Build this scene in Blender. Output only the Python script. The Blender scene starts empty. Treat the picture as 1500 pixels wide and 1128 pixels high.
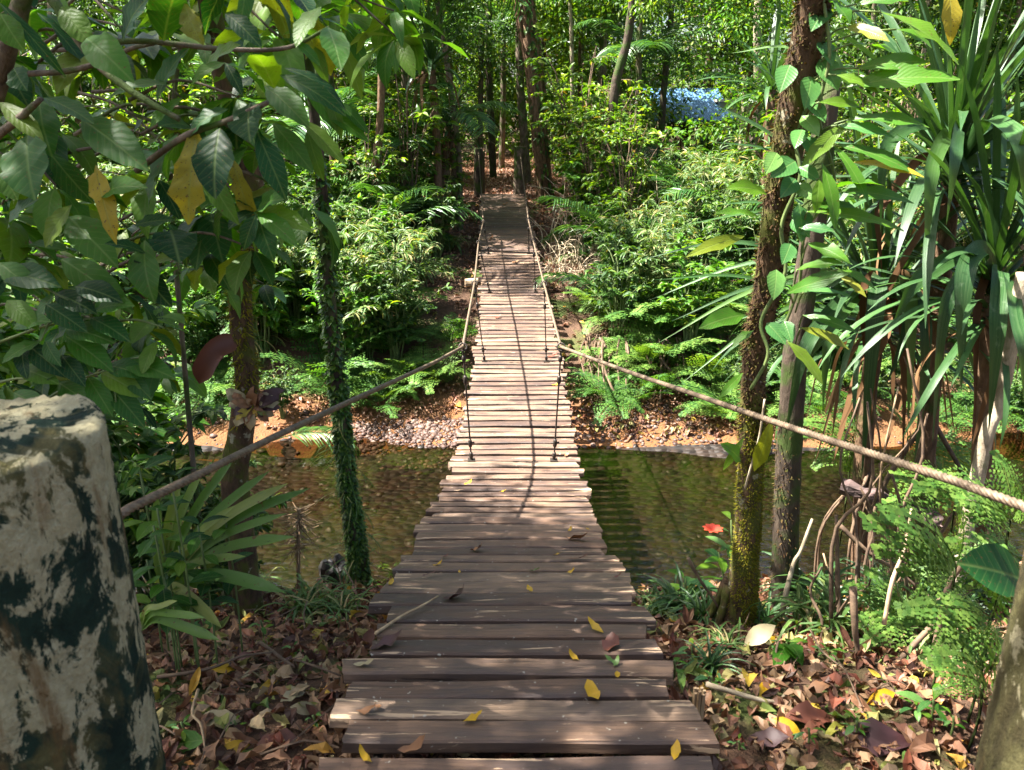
import bpy, math, random
import numpy as np
from mathutils import Vector, Matrix

random.seed(7)
R = np.random.default_rng(11)
scn = bpy.context.scene
COL = scn.collection
PI = math.pi
rad = math.radians

# ------------------------------------------------------------------ camera
CAM_Z = 1.5
PITCH = rad(18.3)
FPX = 1177.0
cd = bpy.data.cameras.new('camera')
cam = bpy.data.objects.new('camera', cd)
COL.objects.link(cam)
cam.location = (0, 0, CAM_Z)
cam.rotation_euler = (PI / 2 - PITCH, 0, 0)
cd.sensor_width = 36.0
cd.lens = 36.0 * FPX / 1500.0
cd.clip_start = 0.05
cd.clip_end = 600
cd.dof.use_dof = True
cd.dof.focus_distance = 5.2
cd.dof.aperture_fstop = 8.0
scn.camera = cam

# ------------------------------------------------------------------ world, sun, exposure
SUN_TO = Vector((-0.50, 0.04, 0.86)).normalized()
elev = math.asin(SUN_TO.z)
azim = math.atan2(SUN_TO.x, SUN_TO.y)
world = bpy.data.worlds.new('World')
scn.world = world
world.use_nodes = True
wn = world.node_tree.nodes
bg = wn['Background']
sky = wn.new('ShaderNodeTexSky')
sky.sky_type = 'NISHITA'
sky.sun_disc = False
sky.sun_elevation = elev
sky.sun_rotation = azim
sky.air_density = 1.0
sky.dust_density = 4.5
sky.ozone_density = 1.0
world.node_tree.links.new(sky.outputs[0], bg.inputs[0])
bg.inputs[1].default_value = 0.055
ld = bpy.data.lights.new('sun', 'SUN')
ld.energy = 5.0
ld.angle = rad(0.55)
ld.color = (1.0, 0.955, 0.88)
sun = bpy.data.objects.new('sun', ld)
COL.objects.link(sun)
sun.rotation_euler = (-SUN_TO).to_track_quat('-Z', 'Y').to_euler()
scn.view_settings.view_transform = 'Standard'
scn.view_settings.look = 'None'
scn.view_settings.exposure = 2.9
scn.view_settings.gamma = 1.0
scn.view_settings.use_curve_mapping = False
scn.render.engine = 'CYCLES'
cy = scn.cycles
cy.max_bounces = 7
cy.diffuse_bounces = 4
cy.glossy_bounces = 3
cy.transmission_bounces = 4
cy.transparent_max_bounces = 8
cy.caustics_reflective = False
cy.caustics_refractive = False
cy.sample_clamp_indirect = 6.0
cy.use_denoising = True

# ------------------------------------------------------------------ pixel helpers (photo pixels to places)
SP, CP = math.sin(PITCH), math.cos(PITCH)


def ray(px, py):
    u, v = (px - 750) / FPX, (py - 564) / FPX
    return np.array([u, CP - v * SP, -SP - v * CP])


def at_y(px, py, Y):
    d = ray(px, py)
    return np.array([0, 0, CAM_Z]) + d * (Y / d[1])


def at_z(px, py, z):
    d = ray(px, py)
    return np.array([0, 0, CAM_Z]) + d * ((z - CAM_Z) / d[2])


# ------------------------------------------------------------------ node helpers
def new_mat(name):
    m = bpy.data.materials.new(name)
    m.use_nodes = True
    nt = m.node_tree
    for n in list(nt.nodes):
        nt.nodes.remove(n)
    return m, nt


def nd(nt, t, **kw):
    n = nt.nodes.new(t)
    for k, v in kw.items():
        if k[0] == 'i' and k[1:].isdigit():
            n.inputs[int(k[1:])].default_value = v
        elif k in n.inputs:
            n.inputs[k].default_value = v
        else:
            setattr(n, k, v)
    return n


def ramp(nt, fac, stops, interp='LINEAR'):
    r = nt.nodes.new('ShaderNodeValToRGB')
    r.color_ramp.interpolation = interp
    e = r.color_ramp.elements
    while len(e) < len(stops):
        e.new(0.5)
    for k, (p, c) in enumerate(stops):
        e[k].position = p
        e[k].color = (c[0], c[1], c[2], 1) if hasattr(c, '__len__') else (c, c, c, 1)
    nt.links.new(fac, r.inputs[0])
    return r.outputs[0]


def mth(nt, op, a, b=None, c=None, clamp=False):
    n = nt.nodes.new('ShaderNodeMath')
    n.operation = op
    n.use_clamp = clamp
    for k, v in enumerate((a, b, c)):
        if v is None:
            continue
        if isinstance(v, (int, float)):
            n.inputs[k].default_value = v
        else:
            nt.links.new(v, n.inputs[k])
    return n.outputs[0]


def mixc(nt, fac, a, b, mode='MIX'):
    n = nt.nodes.new('ShaderNodeMix')
    n.data_type = 'RGBA'
    n.blend_type = mode
    for sock, v in ((n.inputs[0], fac), (n.inputs[6], a), (n.inputs[7], b)):
        if isinstance(v, (int, float)):
            sock.default_value = v
        elif isinstance(v, tuple):
            sock.default_value = (v[0], v[1], v[2], 1)
        else:
            nt.links.new(v, sock)
    return n.outputs[2]


def noise(nt, vec, scale, detail=4, rough=0.55, dist=0.0, out=0):
    n = nt.nodes.new('ShaderNodeTexNoise')
    n.inputs['Scale'].default_value = scale
    n.inputs['Detail'].default_value = detail
    n.inputs['Roughness'].default_value = rough
    n.inputs['Distortion'].default_value = dist
    if vec is not None:
        nt.links.new(vec, n.inputs['Vector'])
    return n.outputs[out]


def vmap(nt, vec, scale=(1, 1, 1), loc=None):
    n = nt.nodes.new('ShaderNodeMapping')
    n.inputs['Scale'].default_value = scale
    if loc is not None:
        nt.links.new(loc, n.inputs['Location'])
    nt.links.new(vec, n.inputs['Vector'])
    return n.outputs[0]


def bump(nt, h, strength=0.5, dist=0.01):
    n = nt.nodes.new('ShaderNodeBump')
    n.inputs['Strength'].default_value = strength
    n.inputs['Distance'].default_value = dist
    nt.links.new(h, n.inputs['Height'])
    return n.outputs[0]


def finish(nt, shader):
    o = nt.nodes.new('ShaderNodeOutputMaterial')
    nt.links.new(shader, o.inputs[0])


def principled(nt, color, rough, normal=None, spec=0.4, metallic=0.0):
    p = nt.nodes.new('ShaderNodeBsdfPrincipled')
    for s, v in (('Base Color', color), ('Roughness', rough), ('Metallic', metallic), ('Specular IOR Level', spec)):
        if isinstance(v, (int, float)):
            p.inputs[s].default_value = v
        elif isinstance(v, tuple):
            p.inputs[s].default_value = (v[0], v[1], v[2], 1)
        else:
            nt.links.new(v, p.inputs[s])
    if normal is not None:
        nt.links.new(normal, p.inputs['Normal'])
    return p.outputs[0]


def tone_fac(nt, obj_amt=0.5):
    a = nt.nodes.new('ShaderNodeAttribute')
    a.attribute_name = 'tone'
    oi = nt.nodes.new('ShaderNodeObjectInfo')
    s = mth(nt, 'MULTIPLY_ADD', oi.outputs['Random'], obj_amt, a.outputs['Fac'])
    return mth(nt, 'FRACT', s), oi.outputs['Random']


def leaf_mat(name, stops, rough=0.42, trans=0.34, tcol=(1.5, 1.45, 0.4), spec=0.35, veins=0, spots=0.0, obj_amt=0.35, stripes=0.0):
    """leaf: ramp of leaf-to-leaf colour, pale midrib, side veins in relief, translucency"""
    m, nt = new_mat(name)
    t, orand = tone_fac(nt, obj_amt)
    col = ramp(nt, t, stops)
    uv = nt.nodes.new('ShaderNodeUVMap')
    sep = nt.nodes.new('ShaderNodeSeparateXYZ')
    nt.links.new(uv.outputs[0], sep.inputs[0])
    u = mth(nt, 'ABSOLUTE', mth(nt, 'SUBTRACT', sep.outputs[0], 0.5))
    nrm = None
    if veins:
        rib = mth(nt, 'SUBTRACT', 1.0, mth(nt, 'MULTIPLY', u, 22.0), clamp=True)
        sv = mth(nt, 'FRACT', mth(nt, 'MULTIPLY', mth(nt, 'SUBTRACT', sep.outputs[1], mth(nt, 'MULTIPLY', u, 0.55)), veins))
        sv = mth(nt, 'ABSOLUTE', mth(nt, 'SUBTRACT', sv, 0.5))
        vein = mth(nt, 'SUBTRACT', 1.0, mth(nt, 'MULTIPLY', sv, 9.0), clamp=True)
        both = mth(nt, 'MAXIMUM', rib, mth(nt, 'MULTIPLY', vein, 0.45))
        col = mixc(nt, mth(nt, 'MULTIPLY', both, 0.38), col, (0.22, 0.30, 0.09))
        h = mth(nt, 'SUBTRACT', mth(nt, 'MULTIPLY', sv, 1.2), rib)
        nrm = bump(nt, h, 0.25, 0.0025)
    if stripes:
        cb = nt.nodes.new('ShaderNodeCombineXYZ')
        nt.links.new(mth(nt, 'MULTIPLY_ADD', sep.outputs[0], 1.0, mth(nt, 'MULTIPLY', orand, 9.0)), cb.inputs[0])
        nt.links.new(mth(nt, 'MULTIPLY', sep.outputs[1], 0.12), cb.inputs[1])
        nt.links.new(t, cb.inputs[2])
        sn = noise(nt, cb.outputs[0], 26.0, 3, 0.6)
        col = mixc(nt, ramp(nt, sn, [(0.35, 0.0), (0.65, stripes)]), col, (0.09, 0.15, 0.06))
        cb2 = nt.nodes.new('ShaderNodeCombineXYZ')
        nt.links.new(mth(nt, 'ADD', sep.outputs[0], mth(nt, 'MULTIPLY', orand, 5.0)), cb2.inputs[0])
        nt.links.new(mth(nt, 'MULTIPLY', sep.outputs[1], 9.0), cb2.inputs[1])
        nt.links.new(t, cb2.inputs[2])
        sc_ = noise(nt, cb2.outputs[0], 1.6, 5, 0.7)
        col = mixc(nt, ramp(nt, sc_, [(0.58, 0.0), (0.68, 0.5)]), col, (0.12, 0.17, 0.10))
        col = mixc(nt, ramp(nt, sc_, [(0.30, 0.7), (0.38, 0.0)]), col, (0.012, 0.035, 0.008))
        nrm = bump(nt, sn, 0.3, 0.002)
    tc = nt.nodes.new('ShaderNodeTexCoord')
    off = nt.nodes.new('ShaderNodeCombineXYZ')
    nt.links.new(mth(nt, 'MULTIPLY', orand, 37.0), off.inputs[0])
    vec = vmap(nt, tc.outputs['Object'], loc=off.outputs[0])
    n1 = noise(nt, vec, 6.0, 3)
    col = mixc(nt, 0.35, col, ramp(nt, n1, [(0.3, 0.55), (0.7, 1.0)]), 'MULTIPLY')
    if spots:
        n2 = noise(nt, vec, 34.0, 2)
        k = ramp(nt, n2, [(0.69 - spots * 0.02, 0.0), (0.71 - spots * 0.02, 1.0)])
        col = mixc(nt, k, col, (0.10, 0.06, 0.02))
    p = principled(nt, col, rough, nrm, spec)
    tr = nt.nodes.new('ShaderNodeBsdfTranslucent')
    nt.links.new(mixc(nt, 1.0, col, tcol, 'MULTIPLY'), tr.inputs[0])
    mx = nt.nodes.new('ShaderNodeMixShader')
    mx.inputs[0].default_value = trans
    nt.links.new(p, mx.inputs[1])
    nt.links.new(tr.outputs[0], mx.inputs[2])
    finish(nt, mx.outputs[0])
    return m


def bark_mat(name, dark, light, moss=None, moss_amt=0.5, scale=1.0, lich=0.0, bstr=0.8):
    m, nt = new_mat(name)
    tc = nt.nodes.new('ShaderNodeTexCoord')
    oi = nt.nodes.new('ShaderNodeObjectInfo')
    off = nt.nodes.new('ShaderNodeCombineXYZ')
    nt.links.new(mth(nt, 'MULTIPLY', oi.outputs['Random'], 31.0), off.inputs[1])
    v = vmap(nt, tc.outputs['Object'], (1, 1, 0.35), off.outputs[0])
    v2 = vmap(nt, tc.outputs['Object'], (1, 1, 1), off.outputs[0])
    n1 = noise(nt, v, 22 * scale, 6, 0.65, 0.4)
    n2 = noise(nt, v2, 5 * scale, 5, 0.6)
    col = mixc(nt, ramp(nt, n1, [(0.3, 0), (0.72, 1)]), dark, light)
    if moss:
        k = ramp(nt, n2, [(0.62 - moss_amt * 0.35, 0), (0.72 - moss_amt * 0.35, 1)])
        col = mixc(nt, k, col, mixc(nt, n1, tuple(0.5 * c for c in moss), tuple(1.4 * c for c in moss)))
    if lich:
        n3 = noise(nt, v2, 13 * scale, 3)
        col = mixc(nt, ramp(nt, n3, [(0.63, 0), (0.68, lich)]), col, (0.42, 0.40, 0.29))
    nr = bump(nt, n1, bstr, 0.02)
    finish(nt, principled(nt, col, 0.85, nr, 0.25))
    return m


# ------------------------------------------------------------------ mesh builder
class G:
    def __init__(s):
        s.v, s.f, s.uv, s.t, s.m, s.n = [], [], [], [], [], 0

    def add(s, v, f, uv=None, tone=0.0, mat=0):
        v = np.asarray(v, float)
        f = np.asarray(f, int)
        if not len(v):
            return s
        s.v.append(v)
        s.f.append(f + s.n)
        s.uv.append(np.zeros((len(v), 2)) if uv is None else uv)
        s.t.append(np.full(len(v), tone) if np.isscalar(tone) else tone)
        s.m.append(np.full(len(f), mat))
        s.n += len(v)
        return s

    def scatter(s, tpl, pos, dirs, ups, size, tone, mat=0, wscale=None):
        """many copies of one quad template: y axis to dirs, z axis towards ups"""
        V, F, U = tpl
        pos = np.asarray(pos, float)
        n = len(pos)
        if n == 0:
            return s
        y = np.asarray(dirs, float)
        y = y / (np.linalg.norm(y, axis=1, keepdims=True) + 1e-9)
        x = np.cross(y, ups)
        x = x / (np.linalg.norm(x, axis=1, keepdims=True) + 1e-9)
        z = np.cross(x, y)
        size = np.broadcast_to(np.asarray(size, float), (n,))[:, None, None]
        ws = 1.0 if wscale is None else np.broadcast_to(np.asarray(wscale, float), (n,))[:, None, None]
        P = (V[None, :, 0:1] * x[:, None, :] * ws + V[None, :, 1:2] * y[:, None, :] + V[None, :, 2:3] * z[:, None, :]) * size
        P = (P + pos[:, None, :]).reshape(-1, 3)
        k = len(V)
        FF = (F[None] + (np.arange(n) * k)[:, None, None]).reshape(-1, 4)
        return s.add(P, FF, np.tile(U, (n, 1)), np.repeat(np.broadcast_to(tone, (n,)), k), mat)

    def mesh(s, name, mats, smooth=False):
        me = bpy.data.meshes.new(name)
        V = np.concatenate(s.v)
        F = np.concatenate(s.f)
        me.vertices.add(len(V))
        me.vertices.foreach_set('co', V.ravel())
        me.loops.add(F.size)
        me.polygons.add(len(F))
        me.loops.foreach_set('vertex_index', F.ravel().astype(np.int32))
        me.polygons.foreach_set('loop_start', (np.arange(len(F)) * 4).astype(np.int32))
        mm = np.concatenate(s.m).astype(np.int32)
        for m in (mats if isinstance(mats, (list, tuple)) else [mats]):
            me.materials.append(m)
        me.polygons.foreach_set('material_index', mm)
        me.polygons.foreach_set('use_smooth', np.full(len(F), smooth))
        uvl = me.uv_layers.new(name='UVMap')
        U = np.concatenate(s.uv)
        uvl.data.foreach_set('uv', U[F.ravel()].astype(np.float32).ravel())
        a = me.attributes.new('tone', 'FLOAT', 'POINT')
        a.data.foreach_set('value', np.concatenate(s.t).astype(np.float32))
        me.update(calc_edges=True)
        me.validate()
        return me


def leaf_tpl(nseg=4, ratio=0.4, droop=0.3, fold=0.12, peak=0.45, wavy=0.0, seed=0, stalk=0.0, ragged=0.0):
    rs = np.random.default_rng(seed)
    V, U = [], []
    y = z = 0.0
    ang = 0.25 * droop
    step = 1.0 / nseg
    for k in range(nseg + 1):
        t = k / nseg
        a = t / peak if t < peak else (1 - t) / (1 - peak)
        w = 0.5 * ratio * (math.sin(a * PI / 2) ** 0.85 if a > 0 else 0.0)
        if t < stalk:
            w = 0.012
        w = max(w, 0.006)
        wl = w * (1 + ragged * rs.uniform(-1, 0.3))
        wr = w * (1 + ragged * rs.uniform(-1, 0.3))
        wz = wavy * math.sin(k * 2.1 + seed)
        V += [(-wl, y, z + fold * wl * 2 + wz * w), (0, y, z), (wr, y, z + fold * wr * 2 - wz * w)]
        U += [(0.5 - 0.5 * wl / (0.5 * ratio), t), (0.5, t), (0.5 + 0.5 * wr / (0.5 * ratio), t)]
        ang -= droop * step * (1.2 if t > 0.3 else 0.8)
        y += step * math.cos(ang)
        z += step * math.sin(ang)
    F = []
    for k in range(nseg):
        b = 3 * k
        F += [(b, b + 1, b + 4, b + 3), (b + 1, b + 2, b + 5, b + 4)]
    return np.array(V), np.array(F), np.array(U)


def strap_tpl(L=1.0, W=0.05, e0=0.9, droop=2.2, n=14, fold=0.5, seed=0, kink=None, taper=0.75):
    """one long strap leaf starting along +y at elevation e0 and bending down under its weight"""
    rs = np.random.default_rng(seed)
    V, U, F = [], [], []
    y = z = 0.0
    ang = e0
    st = L / n
    tw = 0.0
    for k in range(n + 1):
        t = k / n
        w = 0.5 * W * min(1, 0.55 + t * 3) * (1 if t < taper else max(0.04, 1 - ((t - taper) / (1 - taper)) ** 1.3))
        fl = fold * (1 - 0.6 * t)
        tw += rs.normal(0, 0.05)
        V += [(-w * math.cos(tw), y, z + fl * w - w * math.sin(tw)), (0, y, z), (w * math.cos(tw), y, z + fl * w + w * math.sin(tw))]
        U += [(0, t), (0.5, t), (1, t)]
        ang -= droop / n * (0.35 + 1.3 * t)
        if kink and abs(t - kink) < 0.5 / n:
            ang -= 1.1
        ang = max(ang, -1.5)
        y += st * math.cos(ang)
        z += st * math.sin(ang)
    for k in range(n):
        b = 3 * k
        F += [(b, b + 1, b + 4, b + 3), (b + 1, b + 2, b + 5, b + 4)]
    return np.array(V), np.array(F), np.array(U)


def tube(g, pts, rads, ns=8, mat=0, tone=0.0, rough=0.0, cap=True, seed=0, vrep=1.0):
    rs = np.random.default_rng(seed + 5)
    P = np.asarray(pts, float)
    n = len(P)
    rads = np.broadcast_to(np.asarray(rads, float), (n,))
    T = np.gradient(P, axis=0)
    T /= np.linalg.norm(T, axis=1, keepdims=True) + 1e-9
    ref = np.array([0, 0, 1.0]) if abs(T[0][2]) < 0.9 else np.array([1.0, 0, 0])
    a = np.cross(T[0], ref)
    a /= np.linalg.norm(a)
    V, U = [], []
    th = np.arange(ns) * 2 * PI / ns
    L = 0
    for k in range(n):
        a = a - T[k] * np.dot(a, T[k])
        a /= np.linalg.norm(a) + 1e-9
        b = np.cross(T[k], a)
        r = rads[k] * (1 + (rs.uniform(-rough, rough, ns) if rough else 0))
        r = np.broadcast_to(r, (ns,))
        V.append(P[k] + (np.cos(th) * r)[:, None] * a + (np.sin(th) * r)[:, None] * b)
        if k:
            L += np.linalg.norm(P[k] - P[k - 1])
        U.append(np.stack([th / (2 * PI), np.full(ns, L * vrep)], 1))
    V = np.concatenate(V)
    U = np.concatenate(U)
    F = []
    for k in range(n - 1):
        for j in range(ns):
            j2 = (j + 1) % ns
            F.append((k * ns + j, k * ns + j2, (k + 1) * ns + j2, (k + 1) * ns + j))
    if cap:
        m = len(V)
        V = np.concatenate([V, P[:1], P[-1:]])
        U = np.concatenate([U, [[0.5, 0]], [[0.5, L]]])
        for j in range(0, ns, 2):
            F.append((m, (j + 2) % ns, (j + 1) % ns, j))
            o = (n - 1) * ns
            F.append((m + 1, o + j, o + (j + 1) % ns, o + (j + 2) % ns))
    g.add(V, np.array(F), U, tone, mat)
    return g


def curve(ctrl, n=24):
    """Catmull-Rom through the control points"""
    P = np.asarray(ctrl, float)
    if len(P) == 2:
        t = np.linspace(0, 1, n)[:, None]
        return P[0] * (1 - t) + P[1] * t
    Q = np.concatenate([[2 * P[0] - P[1]], P, [2 * P[-1] - P[-2]]])
    out = []
    for u in np.linspace(0, len(P) - 1 - 1e-6, n):
        i = int(u)
        t = u - i
        a, b, c, d = Q[i:i + 4]
        out.append(0.5 * ((2 * b) + (c - a) * t + (2 * a - 5 * b + 4 * c - d) * t * t + (3 * b - a - 3 * c + d) * t ** 3))
    return np.array(out)


def link(name, me, parent=None, loc=(0, 0, 0), rot=None, scale=None, **props):
    o = bpy.data.objects.new(name, me)
    COL.objects.link(o)
    o.location = loc
    if rot is not None:
        o.rotation_euler = rot
    if scale is not None:
        o.scale = (scale,) * 3 if np.isscalar(scale) else scale
    if parent is not None:
        o.parent = parent
    for k, v in props.items():
        o[k] = v
    return o


def thing(name, label, cat, loc=(0, 0, 0), rz=0.0, group=None, scale=None):
    o = link(name, None, None, loc, (0, 0, rz), scale, label=label, category=cat)
    if group:
        o['group'] = group
    return o


def tag(o, label, cat, group=None):
    o['label'] = label
    o['category'] = cat
    if group:
        o['group'] = group
    return o


def box_g(g, x0, x1, y0, y1, z0, z1, mat=0):
    v = [(x, y, z) for z in (z0, z1) for y in (y0, y1) for x in (x0, x1)]
    f = [(0, 2, 3, 1), (4, 5, 7, 6), (0, 1, 5, 4), (2, 6, 7, 3), (0, 4, 6, 2), (1, 3, 7, 5)]
    return g.add(v, f, None, 0, mat)


def euler_from(y, up):
    """rotation whose local +y is y and whose +z leans to up"""
    y = np.asarray(y, float)
    y = y / np.linalg.norm(y)
    x = np.cross(y, up)
    if np.linalg.norm(x) < 1e-4:
        x = np.cross(y, (1, 0, 0.01))
    x = x / np.linalg.norm(x)
    z = np.cross(x, y)
    return Matrix((x, y, z)).transposed().to_euler()


_sn = [(R.uniform(0, 2 * PI), R.normal(0, 1, 2)) for _ in range(28)]


def fbm(x, y, s=1.0, oct0=0, octs=12):
    r = 0
    for k in range(oct0, oct0 + octs):
        ph, d = _sn[k]
        f = s * (1.0 + 0.55 * (k - oct0))
        r = r + np.sin((x * d[0] + y * d[1]) * f + ph) / (1 + 0.5 * (k - oct0))
    return r / 3.0


# ------------------------------------------------------------------ terrain heights
WATER = -1.80
DY = [0, 1.3, 2.0, 2.5, 3.0, 3.5, 4.3, 5.0, 6.0, 7.5, 9.0, 10.8, 12.0, 13.5, 15.0, 17.0, 19]
DZ = [0.10, 0.08, 0.01, -0.11, -0.28, -0.45, -0.65, -0.78, -0.84, -0.85, -0.79, -0.66, -0.50, -0.29, -0.16, 0.05, 0.06]


def deck_z(Y):
    w = (-0.5, -0.25, 0, 0.25, 0.5)
    return float(np.mean([np.interp(Y + k, DY, DZ) for k in w]))


GY = [-30, 1.2, 2.0, 2.6, 3.2, 3.8, 4.3, 4.8, 5.4, 7.4, 7.9, 8.6, 9.3, 9.8, 10.3, 11.4, 13.0, 15.0, 17.0, 20.0, 200]
GZ = [-0.08, -0.10, -0.17, -0.38, -0.62, -0.95, -1.35, -1.80, -2.02, -1.98, -1.80, -1.66, -1.50, -1.22, -1.02, -0.88, -0.60, -0.33, -0.05, 0.0, 0.0]


def ground_z(x, y):
    x = np.asarray(x, float)
    y = np.asarray(y, float)
    side = np.clip((np.abs(x) - 0.8) / 1.2, 0, 1)
    wob = side * (0.40 * fbm(x, y, 0.55) + 0.10 * fbm(x, y, 1.7, 3)) + 0.05 * fbm(x, y, 1.3)
    yy = y + wob - np.clip(x - 2.2, 0, 6) * 0.10 * ((y > 6) & (y < 14))
    z = np.interp(yy, GY, GZ)
    z = z + np.clip((np.abs(x) - 1.3) / 1.2, 0, 1) * 0.34 * np.exp(-((y - 11.6) / 1.7) ** 2)
    z = z + side * 0.10 * np.exp(-((y - 0.8) / 1.5) ** 2)
    amp = np.where((y > 5) & (y < 7.7), 0.015, 0.035) * (0.4 + 0.6 * side)
    z = z + amp * fbm(x, y, 3.1, 6) + 0.4 * amp * fbm(x, y, 9.0, 12)
    z = z + np.clip((y - 32) / 40, 0, 1) * 3.0
    return z

# ------------------------------------------------------------------ materials
def ground_mat():
    m, nt = new_mat('humus_soil')
    geo = nt.nodes.new('ShaderNodeNewGeometry')
    P = geo.outputs['Position']
    sep = nt.nodes.new('ShaderNodeSeparateXYZ')
    nt.links.new(P, sep.inputs[0])
    n1 = noise(nt, P, 2.3, 5, 0.6)
    n2 = noise(nt, P, 16, 6, 0.65)
    n3 = noise(nt, P, 60, 3, 0.6)
    humus = mixc(nt, n2, (0.028, 0.016, 0.010), (0.13, 0.07, 0.04))
    clay = mixc(nt, n2, (0.085, 0.034, 0.012), (0.22, 0.10, 0.036))
    k = mth(nt, 'ADD', sep.outputs[2], mth(nt, 'MULTIPLY', n1, 0.55))
    kk = ramp(nt, mth(nt, 'ADD', mth(nt, 'MULTIPLY', k, 1.0), 1.9), [(0.42, 1), (0.72, 0)])
    col = mixc(nt, kk, humus, clay)
    mo = mth(nt, 'MULTIPLY', ramp(nt, noise(nt, P, 1.6, 5), [(0.5, 0), (0.62, 1)]), ramp(nt, mth(nt, 'ADD', sep.outputs[2], 2.0), [(0.35, 0), (0.5, 0.85)]))
    col = mixc(nt, mo, col, mixc(nt, n3, (0.02, 0.045, 0.008), (0.08, 0.13, 0.02)))
    h = mth(nt, 'ADD', n2, mth(nt, 'MULTIPLY', n3, 0.4))
    finish(nt, principled(nt, col, 0.85, bump(nt, h, 0.9, 0.05), 0.25))
    return m


def bed_mat():
    m, nt = new_mat('stream_bed_gravel')
    geo = nt.nodes.new('ShaderNodeNewGeometry')
    P = geo.outputs['Position']
    vo = nt.nodes.new('ShaderNodeTexVoronoi')
    vo.inputs['Scale'].default_value = 15
    dv = nt.nodes.new('ShaderNodeVectorMath')
    dv.operation = 'MULTIPLY'
    dv.inputs[1].default_value = (0.7, 1.0, 1.0)
    nt.links.new(P, dv.inputs[0])
    nt.links.new(dv.outputs[0], vo.inputs['Vector'])
    n1 = noise(nt, P, 1.1, 4, 0.6)
    n2 = noise(nt, P, 30, 4, 0.6)
    sepc = nt.nodes.new('ShaderNodeSeparateColor')
    nt.links.new(vo.outputs['Color'], sepc.inputs[0])
    c = ramp(nt, sepc.outputs[0], [(0.0, (0.006, 0.004, 0.003)), (0.5, (0.013, 0.008, 0.005)), (1.0, (0.026, 0.014, 0.008))])
    c = mixc(nt, ramp(nt, n1, [(0.54, 0), (0.72, 0.6)]), c, (0.065, 0.028, 0.011))
    c = mixc(nt, 0.5, c, ramp(nt, n2, [(0.2, 0.45), (0.8, 1.0)]), 'MULTIPLY')
    h = ramp(nt, vo.outputs['Distance'], [(0.0, 1.0), (0.7, 0.0)])
    finish(nt, principled(nt, c, 0.7, bump(nt, h, 0.9, 0.04), 0.3))
    return m


def water_mat():
    m, nt = new_mat('clear_stream_water')
    geo = nt.nodes.new('ShaderNodeNewGeometry')
    P = geo.outputs['Position']
    n1 = noise(nt, vmap(nt, P, (1.0, 1.6, 1)), 5.0, 3, 0.5)
    n2 = noise(nt, P, 22.0, 2, 0.5)
    nr = bump(nt, mth(nt, 'ADD', n1, mth(nt, 'MULTIPLY', n2, 0.18)), 0.22, 0.03)
    gl = nt.nodes.new('ShaderNodeBsdfGlossy')
    gl.inputs['Roughness'].default_value = 0.02
    gl.inputs['Color'].default_value = (1, 1, 1, 1)
    nt.links.new(nr, gl.inputs['Normal'])
    tr = nt.nodes.new('ShaderNodeBsdfTransparent')
    tr.inputs[0].default_value = (0.48, 0.42, 0.34, 1)
    fr = nt.nodes.new('ShaderNodeFresnel')
    fr.inputs[0].default_value = 1.33
    nt.links.new(nr, fr.inputs['Normal'])
    mx = nt.nodes.new('ShaderNodeMixShader')
    nt.links.new(mth(nt, 'MULTIPLY_ADD', fr.outputs[0], 1.2, 0.015), mx.inputs[0])
    nt.links.new(tr.outputs[0], mx.inputs[1])
    nt.links.new(gl.outputs[0], mx.inputs[2])
    finish(nt, mx.outputs[0])
    return m


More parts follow.
